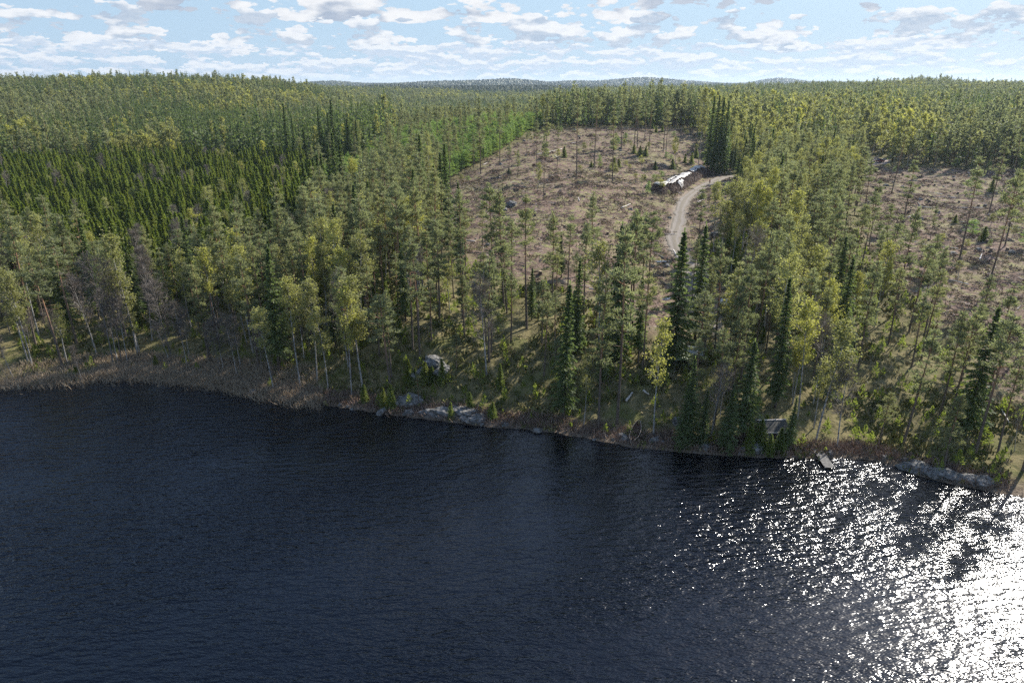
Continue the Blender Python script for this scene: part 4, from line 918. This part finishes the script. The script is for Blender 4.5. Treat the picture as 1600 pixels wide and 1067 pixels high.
# stumps: flared bark and a pale cut face
B = MB(); B.tube([(0, 0, -.15), (0, 0, .05), (0, 0, .2), (0, 0, .42)], [.34, .26, .21, .20], 9); SB = B.mesh('bark', M['stump'], False)
B = MB(); B.tube([(0, 0, .42), (0, 0, .445)], [.19, .185], 9); SC = B.mesh('cut_face', M['cutwood'])
def mk_stump(p_):
    s_ = RS.uniform(1.0, 1.8); o = link('tree_stump', None, None, tuple(p_), RS.uniform(0, 6.28), (s_, s_, s_)); link('bark', SB, o); link('cut_face', SC, o); return o, 'thin' if s_ < 1.2 else 'thick' if s_ > 1.55 else 'middling'
scatter_things(90, C1, mk_stump, 'cut stump', 'stump', 'stumps on the clearings'); scatter_things(70, C2, mk_stump, 'cut stump', 'stump', 'stumps on the clearings')
def mk_log(p_):
    l = RS.uniform(3.5, 8); a = RS.uniform(0, 3.14); c_, s_ = math.cos(a), math.sin(a); ts = np.linspace(-.5, .5, 6); xs, ys = p_[0] + c_ * l * ts, p_[1] + s_ * l * ts; zs = H(xs, ys)
    k, b_ = np.polyfit(ts, zs, 1); off = max(zs - (k * ts + b_)); P = np.column_stack([c_ * l * ts, s_ * l * ts + .12 * np.sin(ts * 4), k * ts + b_ + off - p_[2] + .10]); pale = RS.rand() < .45
    B = MB(); B.tube(P, np.linspace(.17, .09, 6), 7); o = B.build('fallen_log', M['palewood'] if pale else M['greywood'], None, True, loc=tuple(p_)); return o, ('short' if l < 5 else 'long') + (' pale' if pale else ' grey')
scatter_things(30, C1, mk_log, 'fallen log', 'log', 'logs lying on the clearings'); scatter_things(24, C2, mk_log, 'fallen log', 'log', 'logs lying on the clearings')
def lay_log(px0, py0, px1, py1, rad, mat, label, name='fallen_log'):
    a = np.array(hit(px0, py0)); b_ = np.array(hit(px1, py1)); ts = np.linspace(0, 1, 7); Q = a + (b_ - a) * ts[:, None]; z = H(Q[:, 0], Q[:, 1]); z = np.linspace(z[0], z[-1], 7); z += max(0, (H(Q[:, 0], Q[:, 1]) - z).max()) + rad * .8
    B = MB(); B.tube(np.column_stack([Q - a, z - z[0]]) + np.column_stack([0 * ts, 0 * ts, .05 * np.sin(ts * 9)]), np.linspace(rad, rad * .6, 7), 8); o = B.build(name, mat, None, True, loc=(a[0], a[1], z[0])); tag(o, label, 'log')
lay_log(978, 630, 988, 615, .20, M['palewood'], 'bleached white log lying behind the rowing boat'); lay_log(1005, 612, 1014, 619, .16, M['palewood'], 'short broken white log right of the bleached one behind the boat')
lay_log(838, 243, 878, 234, .22, M['palewood'], 'long pale trunk lying across the top of the clearing'); lay_log(971, 326, 985, 320, .2, M['palewood'], 'pale log lying in the middle of the clearing')
lay_log(785, 338, 808, 337, .18, M['greywood'], 'brown log lying at the foot of the stony hillock'); lay_log(1420, 284, 1468, 285, .22, M['greywood'], 'long grey log at the top of the right hand clearing')
lay_log(1052, 392, 1062, 409, .16, M['palewood'], 'pale log lying along the left road edge'); lay_log(1560, 632, 1576, 662, .14, M['palewood'], 'broken white trunk lying near the right shore')

# puddles
def puddle(px, py, w, d, rz, label):
    x, y = hit(px, py); k = 22; an = np.arange(k) * 6.2832 / k; rr_ = 1 + .22 * np.sin(an * 2 + 1) + .12 * np.sin(an * 5)
    X = np.cos(an) * w / 2 * rr_; Y = np.sin(an) * d / 2 * rr_; c_, s_ = math.cos(rz), math.sin(rz); X, Y = X * c_ - Y * s_, X * s_ + Y * c_
    z = float(np.max(H(x + X, y + Y))) + .02
    V = [(0, 0, 0)] + list(zip(X, Y, 0 * X)) + list(zip(X * 1.15, Y * 1.15, 0 * X - .8)); F = [[1 + j, k + 1 + j, k + 1 + (j + 1) % k, 1 + (j + 1) % k] for j in range(k)]
    tag(link('puddle', mesh_np('puddle', V, F, [[0, 1 + j, 1 + (j + 1) % k] for j in range(k)], [M['puddle']]), None, (x, y, z)), kind='structure')
M['puddle'] = simple('puddle water', (0.05, 0.05, 0.05), (0.07, 0.065, 0.06), 0.05, 1, spec=0.6)
puddle(1034, 409, 3.0, 1.6, 0, ''); puddle(1042, 467, 2.0, 1.5, .5, '')

# ------------------------------------------------------------------ brush pile with paper covers beside the road
PB = catmull(hits([(1030, 303), (1046, 300), (1062, 294), (1080, 285), (1096, 277), (1110, 271)]), 8); nP = len(PB)
T = np.gradient(PB, axis=0); T /= np.linalg.norm(T, axis=1)[:, None]; NN = np.stack([-T[:, 1], T[:, 0]], 1)
sl = np.concatenate([[0], np.cumsum(np.linalg.norm(np.diff(PB, axis=0), axis=1))]); SL = sl[-1]
def pile_h(s_, v):      # s along, v across (-1..1)
    e = np.clip(np.minimum(s_, SL - s_) / 4.0, 0, 1) ** .5
    return e * (2.7 + .3 * np.sin(s_ * .35 + 1) + .15 * np.sin(s_ * .9)) * np.sqrt(np.clip(1 - np.abs(v) ** 2.2, 0, 1)) + .25 * np.sin(s_ * 2.1 + v * 3) * e
def pile_pt(s_, v, lift=0.0, hw=3.3):
    bx = np.interp(s_, sl, PB[:, 0]); by = np.interp(s_, sl, PB[:, 1]); nx = np.interp(s_, sl, NN[:, 0]); ny = np.interp(s_, sl, NN[:, 1])
    x = bx + nx * (v * hw + 1.6); y = by + ny * (v * hw + 1.6); return np.column_stack([x, y, H(x, y) + pile_h(s_, v) + lift])
ps = link('brush_pile', None, None, tuple(pile_pt(np.array([SL / 2]), np.array([0.]))[0] * (1, 1, 0) + (0, 0, float(H(PB[nP // 2][0], PB[nP // 2][1])[0]))))
tag(ps, 'long brown brushwood pile under white covers beside the gravel road', 'brush pile'); off = np.array(ps.location)
B = MB(); S_, V_ = np.meshgrid(np.linspace(0, SL, 70), np.linspace(-1, 1, 17)); q = pile_pt(S_.ravel(), V_.ravel(), -.35); q[:, 2] += RS.normal(size=len(q)) * .12; F = [[j * 70 + i, j * 70 + i + 1, (j + 1) * 70 + i + 1, (j + 1) * 70 + i] for j in range(16) for i in range(69)]
B.add(q - off, F, t=.1); B.build('core', M['brush'], ps)
B = MB(); n = 5200; s_ = RS.uniform(.3, SL - .3, n); v = RS.uniform(-1, 1, n); q = pile_pt(s_, v, 0) - off; dd = unit(RS.normal(size=(n, 3)) * (1, 1, .45) + np.column_stack([np.interp(s_, sl, NN[:, 0]), np.interp(s_, sl, NN[:, 1]), 0 * s_]) * RS.choice([-1.3, 1.3], n)[:, None]); l = RS.uniform(.4, 1.5, n)
q[:, 2] -= .12; B.sticks(q - dd * l[:, None] / 2, q + dd * l[:, None] / 2, RS.uniform(.02, .06, n), .015, RS.beta(1.5, 2.2, n)); tw = B.build('brushwood', M['brush'], ps)
def cover(s0, s1, v0, v1, label, holes):
    ns, nv = 40, 14; S_, V_ = np.meshgrid(np.linspace(s0, s1, ns), np.linspace(v0, v1, nv), indexing='ij'); q = pile_pt(S_.ravel(), V_.ravel(), .22); q[:, 2] += .12 * fbm(q[:, 0] * 1.1, q[:, 1] * 1.1, 9, 3) + .06
    q[:, :2] += RS.normal(size=(len(q), 2)) * .03; F = []
    for i in range(ns - 1):
        for j in range(nv - 1):
            sc_, vc = (S_[i, j] - s0) / (s1 - s0), (V_[i, j] - v0) / (v1 - v0)
            if any(((sc_ - a) / ra) ** 2 + ((vc - b) / rb) ** 2 < 1 for a, b, ra, rb in holes): continue
            F.append([i * nv + j, (i + 1) * nv + j, (i + 1) * nv + j + 1, i * nv + j + 1])
    o = link('paper_cover', mesh_np('paper_cover', q - q.mean(0), F, None, [M['white']], sm=True), None, tuple(q.mean(0))); md = o.modifiers.new('thickness', 'SOLIDIFY'); md.thickness = .02; tag(o, label, 'cover', 'white covers on the brush pile')
cover(2.5, SL * .60, -.30, .75, 'larger white paper cover torn open on the near part of the brush pile', [(.40, .45, .12, .14)])
cover(SL * .66, SL * .93, -.2, .7, 'smaller white paper cover on the far end of the brush pile', [(.45, .2, .14, .12)])
cover(SL * .22, SL * .30, -.97, -.5, 'bluish white scrap hanging from the roadside face of the pile', [(.9, .1, .3, .3)])

# ------------------------------------------------------------------ rowing boat drawn up on the shore
def at(px, py): x, y = hit(px, py); return x, y, float(H(x, y)[0])
A_, B_ = at(991, 692), at(999, 668); ang = math.atan2(B_[1] - A_[1], B_[0] - A_[0])
bo = link('rowing_boat', None, None, ((A_[0] + B_[0]) / 2 - .2, (A_[1] + B_[1]) / 2, (A_[2] + B_[2]) / 2 + .05)); bo.rotation_euler = (0, -math.atan2(B_[2] - A_[2], 5.0), ang)
tag(bo, 'brown open rowing boat drawn up on the shore, pale rimmed', 'boat')
ns, nk = 21, 9; hull = []; inner = []; Lb = 5.2
def hull_pt(u, v, sh=0.0):  # u 0..1 along, v -1..1 round the section
    w = (.66 - sh) * (math.sin(math.pi * (u * .90 + .08)) ** .62); sheer = .52 + .28 * (2 * u - 1) ** 2; a = v * math.pi / 2
    return ((u - .5) * Lb, w * math.sin(a) / 1.0, (sheer - sheer * .98 * math.cos(a) ** .8) + sh)
for S_ in (0.0, .045):
    for i in range(ns):
        for j in range(nk): hull.append(hull_pt(i / (ns - 1), -1 + 2 * j / (nk - 1), S_))
nn = ns * nk; F = []
for i in range(ns - 1):
    for j in range(nk - 1):
        a = i * nk + j; F += [[a, a + 1, a + nk + 1, a + nk], [nn + a, nn + a + nk, nn + a + nk + 1, nn + a + 1]]
B = MB(); B.add(hull, F); B.build('hull', M['boatwood'], bo, True)
B = MB()
for sg in (-1, 1): B.tube([hull_pt(i / 20, sg, -.01) for i in range(21)], .045, 6)
B.tube([hull_pt(0, -1 + j / 4, 0) for j in range(9)], .035, 5); B.build('gunwale', M['boatrim'], bo)
for u in (.2, .5, .78):
    w = .66 * (math.sin(math.pi * (u * .90 + .08)) ** .62) * 1.8; B = MB(); B.box((u - .5) * Lb, 0, .36, .26, w, .035); B.build('thwart', M['boatwood'], bo)
# jetty
A_, B_ = at(1276, 704), W_at(1294, 727, 0.3); dxy = np.array(B_) - np.array(A_[:2]); Lj = float(np.hypot(*dxy)) + .6; ang = math.atan2(dxy[1], dxy[0])
je = link('jetty', None, None, (A_[0], A_[1], .42)); je.rotation_euler = (0, .02, ang); tag(je, 'narrow grey plank jetty reaching into the lake', 'jetty')
B = MB(); npk = int(Lj / .16)
for i in range(npk): B.box(.08 + i * .16, 0, RS.uniform(-.006, .006), .14, 1.25 + RS.uniform(-.03, .03), .03)
B.build('deck', M['greywood'], je)
for sg in (-1, 1): B = MB(); B.box(Lj / 2, sg * .48, -.08, Lj, .08, .12); B.build('beam', M['greywood'], je)
for u in (.45, .95):
    for sg in (-1, 1): B = MB(); B.tube([(Lj * u, sg * .56, -1.6), (Lj * u, sg * .56, .12)], .05, 8); B.build('post', M['greywood'], je)

# ------------------------------------------------------------------ huts
def base_of(px, py): x, y, z = at(px, py); return x, y, z
x, y, z = base_of(1060, 574); sh = link('shelter', None, None, (x, y, z), .12); tag(sh, 'small open shelter with a pale green sheet roof among shore trees', 'shelter')
for sx_, sy_, hh in ((-1.1, -1.3, 1.9), (1.1, -1.3, 1.9), (-1.1, 1.3, 2.7), (1.1, 1.3, 2.7)): B = MB(); B.tube([(sx_, sy_, -.4), (sx_, sy_, hh)], .06, 7); B.build('post', M['greywood'], sh)
B = MB(); pit = math.atan2(.8, 2.6); B.box(0, 0, 2.38, 2.9, 3.5, .05, tilt=(pit, 0))
for k in range(9): B.box(-1.3 + k * .325, 0, 2.425, .05, 3.48, .04, tilt=(pit, 0))
B.build('roof', M['greenroof'], sh)
B = MB()
for k in range(9): B.box(0, 1.36, .15 + k * .27, 2.3, .05, .24)
B.build('back_wall', M['greywood'], sh); B = MB(); B.box(0, .9, .45, 2.0, .5, .06); B.build('bench', M['greywood'], sh)
x, y, z = base_of(1083, 566); s2 = link('lean_to', None, None, (x, y, z), -.25); tag(s2, 'grey sheet roofed lean-to right behind the green shelter', 'shed')
B = MB(); B.box(0, 0, .8, 2.2, 1.6, 1.9); B.build('wall', M['darkwall'], s2); B = MB(); B.box(0, -.05, 1.95, 2.8, 2.3, .06, tilt=(.25, 0)); B.build('roof', M['greyroof'], s2); B = MB(); B.box(-.4, -.82, .75, .7, .05, 1.5); B.build('door', M['greywood'], s2)
x, y, z = base_of(1043, 560); o = MB(); S_, V_ = np.meshgrid(np.linspace(-1, 1, 14), np.linspace(-1, 1, 10), indexing='ij'); q = np.column_stack([S_.ravel() * 1.2, V_.ravel() * .7, .62 * np.clip(1.25 - np.abs(V_.ravel()) ** 3 - .3 * np.abs(S_.ravel()) ** 4, 0, 1) + .06 * np.sin(S_.ravel() * 7 + V_.ravel() * 4)])
o.add(q, [[i * 10 + j, (i + 1) * 10 + j, (i + 1) * 10 + j + 1, i * 10 + j + 1] for i in range(13) for j in range(9)]); tp = o.build('tarpaulin', M['white'], None, True, loc=(x, y, z + .05)); md = tp.modifiers.new('thickness', 'SOLIDIFY'); md.thickness = .03; tag(tp, 'small white tarpaulin heap left of the green roofed shelter', 'tarpaulin')
# lakeside hut: log walls, felt gable roof, door and window facing the lake
x, y, z = base_of(1201, 688); hu = link('lakeside_hut', None, None, (x, y, z), .05); tag(hu, 'dark log hut with felt roof hidden behind shore trees', 'hut')
B = MB()
for k in range(10): 
    for (cx_, cy_, w_, d_) in ((0, -1.4, 3.5, .16), (0, 1.4, 3.5, .16), (-1.6, 0, .16, 2.7), (1.6, 0, .16, 2.7)): B.box(cx_, cy_, .1 + k * .2, w_ + (.1 if k % 2 else 0) * (w_ > 1), d_, .19)
for sg in (-1, 1): B.add([(sg * 1.6 - .06, -1.3, 2.12), (sg * 1.6 - .06, 1.3, 2.12), (sg * 1.6 - .06, 0, 2.85), (sg * 1.6 + .06, -1.3, 2.12), (sg * 1.6 + .06, 1.3, 2.12), (sg * 1.6 + .06, 0, 2.85)], [[0, 3, 4, 1], [1, 4, 5, 2], [2, 5, 3, 0]], [[0, 1, 2], [3, 5, 4]])
B.build('wall', M['darkwall'], hu)
pit = math.atan2(.85, 1.75); rf = MB()
for sg in (-1, 1): rf.box(0, sg * .92, 2.56, 3.9, 2.0, .07, tilt=(-sg * pit, 0))
rf = rf.build('roof', M['felt'], hu); B = MB(); B.box(0, -1.88, 2.08, 3.96, .05, .14); B.box(0, 1.88, 2.08, 3.96, .05, .14); B.box(0, 0, 3.06, 3.96, .22, .05); B.build('trim', M['palewood'], rf)
B = MB(); B.box(-.6, -1.50, .95, .8, .05, 1.8); dr = B.build('door', M['greywood'], hu); B = MB(); B.box(-.3, -1.55, .95, .12, .06, .04); B.build('handle', M['rim'], dr)
B = MB(); B.box(.75, -1.50, 1.25, .7, .05, .6); wi = B.build('window', M['carglass'], hu); B = MB()
for a in ((.75, 1.58, .8, .07), (.75, .92, .8, .07), (.37, 1.25, .07, .6), (1.13, 1.25, .07, .6), (.75, 1.25, .05, .6)): B.box(a[0], -1.53, a[1], a[2], .06, a[3])
B.build('frame', M['palewood'], wi)
# little white roofed shed right of the road
x, y, z = base_of(1131, 487); ou = link('privy', None, None, (x, y, z), -.3); tag(ou, 'small brown shed with a white sheet roof right of the road end', 'shed')
B = MB(); B.box(0, 0, .9, 1.2, 1.2, 2.0); B.build('wall', M['boatwood'], ou); B = MB(); B.box(0, 0, 2.03, 1.65, 1.75, .06, tilt=(.22, 0)); B.build('roof', M['white'], ou); B = MB(); B.box(0, -.62, .85, .7, .04, 1.6); dr = B.build('door', M['greywood'], ou); B = MB(); B.box(.25, -.655, .9, .05, .05, .14); B.build('handle', M['rim'], dr)

# ------------------------------------------------------------------ cars in the yard
def car(px, py, rz, paint, label, suv):
    x, y = hit(px, py); root = link('parked_car', None, None, (x, y, float(H(x, y)[0]) + .05), rz); tag(root, label, 'car', 'cars parked in the yard')
    hg = 1.45 if not suv else 1.7; prof = [(-2.15, .38), (-2.2, .75), (-2.05, .98), (-1.75, 1.0), (-1.25, hg), (.35, hg), (1.0, .98), (1.95, .85), (2.15, .62), (2.15, .38)]
    bm = bmesh.new(); rows_ = []
    for wy, s_ in ((-.86, 1), (-.80, 1.0), (.80, 1.0), (.86, 1)):
        rows_.append([bm.verts.new((p_[0], wy * (1 - .17 * max(0, (p_[1] - .95) / (hg - .95))), p_[1] - (.03 if abs(wy) > .83 else 0))) for p_ in prof])
    for a, b in zip(rows_[:-1], rows_[1:]):
        for k in range(len(prof)): bm.faces.new((a[k], b[k], b[(k + 1) % len(prof)], a[(k + 1) % len(prof)]))
    bm.faces.new(rows_[0]); bm.faces.new(rows_[-1][::-1]); bmesh.ops.recalc_face_normals(bm, faces=bm.faces); bmesh.ops.bevel(bm, geom=[e for e in bm.edges if e.calc_face_angle(0) > .5], offset=.05, segments=2, affect='EDGES')
    me = bpy.data.meshes.new('body'); bm.to_mesh(me); bm.free(); me.materials.append(paint); body = link('body', me, root)
    B = MB(); B.add([(1.02, -.70, 1.0), (1.02, .70, 1.0), (.42, .62, hg - .05), (.42, -.62, hg - .05)], [[0, 1, 2, 3]]); B.V[-1][:, 0] += .03; B.build('windscreen', M['carglass'], root)
    B = MB(); B.add([(-1.76, -.70, 1.03), (-1.76, .70, 1.03), (-1.30, .62, hg - .05), (-1.30, -.62, hg - .05)], [[1, 0, 3, 2]]); B.V[-1][:, 0] -= .04; B.build('rear_window', M['carglass'], root)
    for sg in (-1, 1):
        B = MB(); B.add([(-1.45, sg * .87, 1.02), (.72, sg * .87, 1.02), (.28, sg * .745, hg - .08), (-1.15, sg * .745, hg - .08)], [[0, 1, 2, 3]]); B.build('side_window', M['carglass'], root)
        for wx in (-1.35, 1.35):
            B = MB(); B.tube([(wx, sg * .68, .33), (wx, sg * .90, .33)], .33, 18); wh = B.build('wheel', M['rubber'], root); B = MB(); B.tube([(wx, sg * .89, .33), (wx, sg * .915, .33)], .2, 12); B.build('rim', M['rim'], wh)
        B = MB(); B.box(2.13, sg * .62, .70, .08, .34, .14); B.build('headlight', M['lamp'], root); B = MB(); B.box(-2.17, sg * .66, .78, .06, .26, .16); B.build('tail_light', M['lampred'], root)
car(1347, 247, 2.9, M['carwhite'], 'silver estate car parked in the gravel yard between trees', False)
car(1375, 254, .5, M['carred'], 'dark red car parked at the right end of the gravel yard', True)

# ------------------------------------------------------------------ walker on the road
x, y = hit(1108.5, 289); z = float(H(x, y)[0]) + .17
def skin_mesh(name, J, E, mat, parent, sub=1):
    bm = bmesh.new(); vs = [bm.verts.new(j[:3]) for j in J]
    for a, b in E: bm.edges.new((vs[a], vs[b]))
    me = bpy.data.meshes.new(name); bm.to_mesh(me); bm.free(); me.materials.append(mat); o = link(name, me, parent); sk = o.modifiers.new('skin', 'SKIN'); sk.use_smooth_shade = True
    for v, j in zip(me.skin_vertices[0].data, J): v.radius = (j[3], j[4] if len(j) > 4 else j[3])
    me.skin_vertices[0].data[0].use_root = True; s_ = o.modifiers.new('sub', 'SUBSURF'); s_.levels = s_.render_levels = sub; return o
J = [(0, 0, .95, .15, .10), (0, 0, 1.15, .14, .095), (0, 0, 1.38, .17, .10), (0, .01, 1.50, .06), (0, .02, 1.58, .075, .085), (0, .03, 1.68, .085, .10), (0, .02, 1.75, .06, .07)]
E = [(0, 1), (1, 2), (2, 3), (3, 4), (4, 5), (5, 6)]
for sg in (-1, 1):
    b = len(J); J += [(sg * .19, 0, 1.42, .055), (sg * .24, -.02 * sg, 1.14, .045), (sg * .26, .06 + .05 * sg, .90, .032), (sg * .26, .08 + .05 * sg, .83, .036, .018)]; E += [(2, b), (b, b + 1), (b + 1, b + 2), (b + 2, b + 3)]
    for k, (fx, l) in enumerate(((-.028, .07), (-.009, .08), (.010, .075), (.028, .06))):
        c_ = len(J); J += [(sg * .26 + fx, .09 + .05 * sg, .79, .010), (sg * .26 + fx, .10 + .05 * sg, .79 - l * .55, .009), (sg * .26 + fx, .085 + .05 * sg, .79 - l, .008)]; E += [(b + 3, c_), (c_, c_ + 1), (c_ + 1, c_ + 2)]
    c_ = len(J); J += [(sg * .26 - sg * .035, .12 + .05 * sg, .82, .011), (sg * .26 - sg * .045, .135 + .05 * sg, .785, .009)]; E += [(b + 3, c_), (c_, c_ + 1)]
    b = len(J); J += [(sg * .095, 0, .90, .085), (sg * .11, .10 * sg + .03, .50, .06), (sg * .11, .12 * sg - .04, .10, .042), (sg * .11, .12 * sg + .10, .05, .04, .032)]; E += [(0, b), (b, b + 1), (b + 1, b + 2), (b + 2, b + 3)]
pe = skin_mesh('person', J, E, M['skin'], None); pe.location = (x, y, z); pe.rotation_euler = (0, 0, 2.6); tag(pe, 'person in a dark red jacket and dark trousers walking on the road', 'person')
pe.scale = (1.0, 1.0, 1.0)
skin_mesh('jacket', [(0, 0, .93, .185, .13), (0, 0, 1.15, .165, .12), (0, 0, 1.38, .20, .13), (0, .01, 1.47, .09, .09), (-.20, 0, 1.41, .075), (-.25, .02, 1.14, .062), (-.265, .02, .93, .05), (.20, 0, 1.41, .075), (.25, -.02, 1.14, .062), (.265, .10, .93, .05)],
          [(0, 1), (1, 2), (2, 3), (2, 4), (4, 5), (5, 6), (2, 7), (7, 8), (8, 9)], M['redcloth'], pe)
skin_mesh('trousers', [(0, 0, .96, .16, .115), (-.095, 0, .86, .105), (-.11, -.07, .50, .08), (-.11, -.16, .12, .062), (.095, 0, .86, .105), (.11, .13, .50, .08), (.11, .08, .12, .062)], [(0, 1), (1, 2), (2, 3), (0, 4), (4, 5), (5, 6)], M['darkcloth'], pe)
skin_mesh('hair', [(0, 0, 1.70, .088, .098), (0, .0, 1.78, .07, .08)], [(0, 1)], M['hair'], pe)

write_labels()

# ------------------------------------------------------------------ haze
B = MB(); B.box(0, 0, 68, 19900, 19900, 156); m, N = newmat('haze'); pvn = N.n('ShaderNodeVolumePrincipled', i={'Color': (0.70, 0.86, 1.0), 'Density': 0.00006, 'Anisotropy': 0.3})
N.link(pvn.outputs[0], N.n('ShaderNodeOutputMaterial').inputs['Volume']); hz = B.build('haze', m); tag(hz, 'pale blue haze over the whole landscape', None, None, 'stuff')
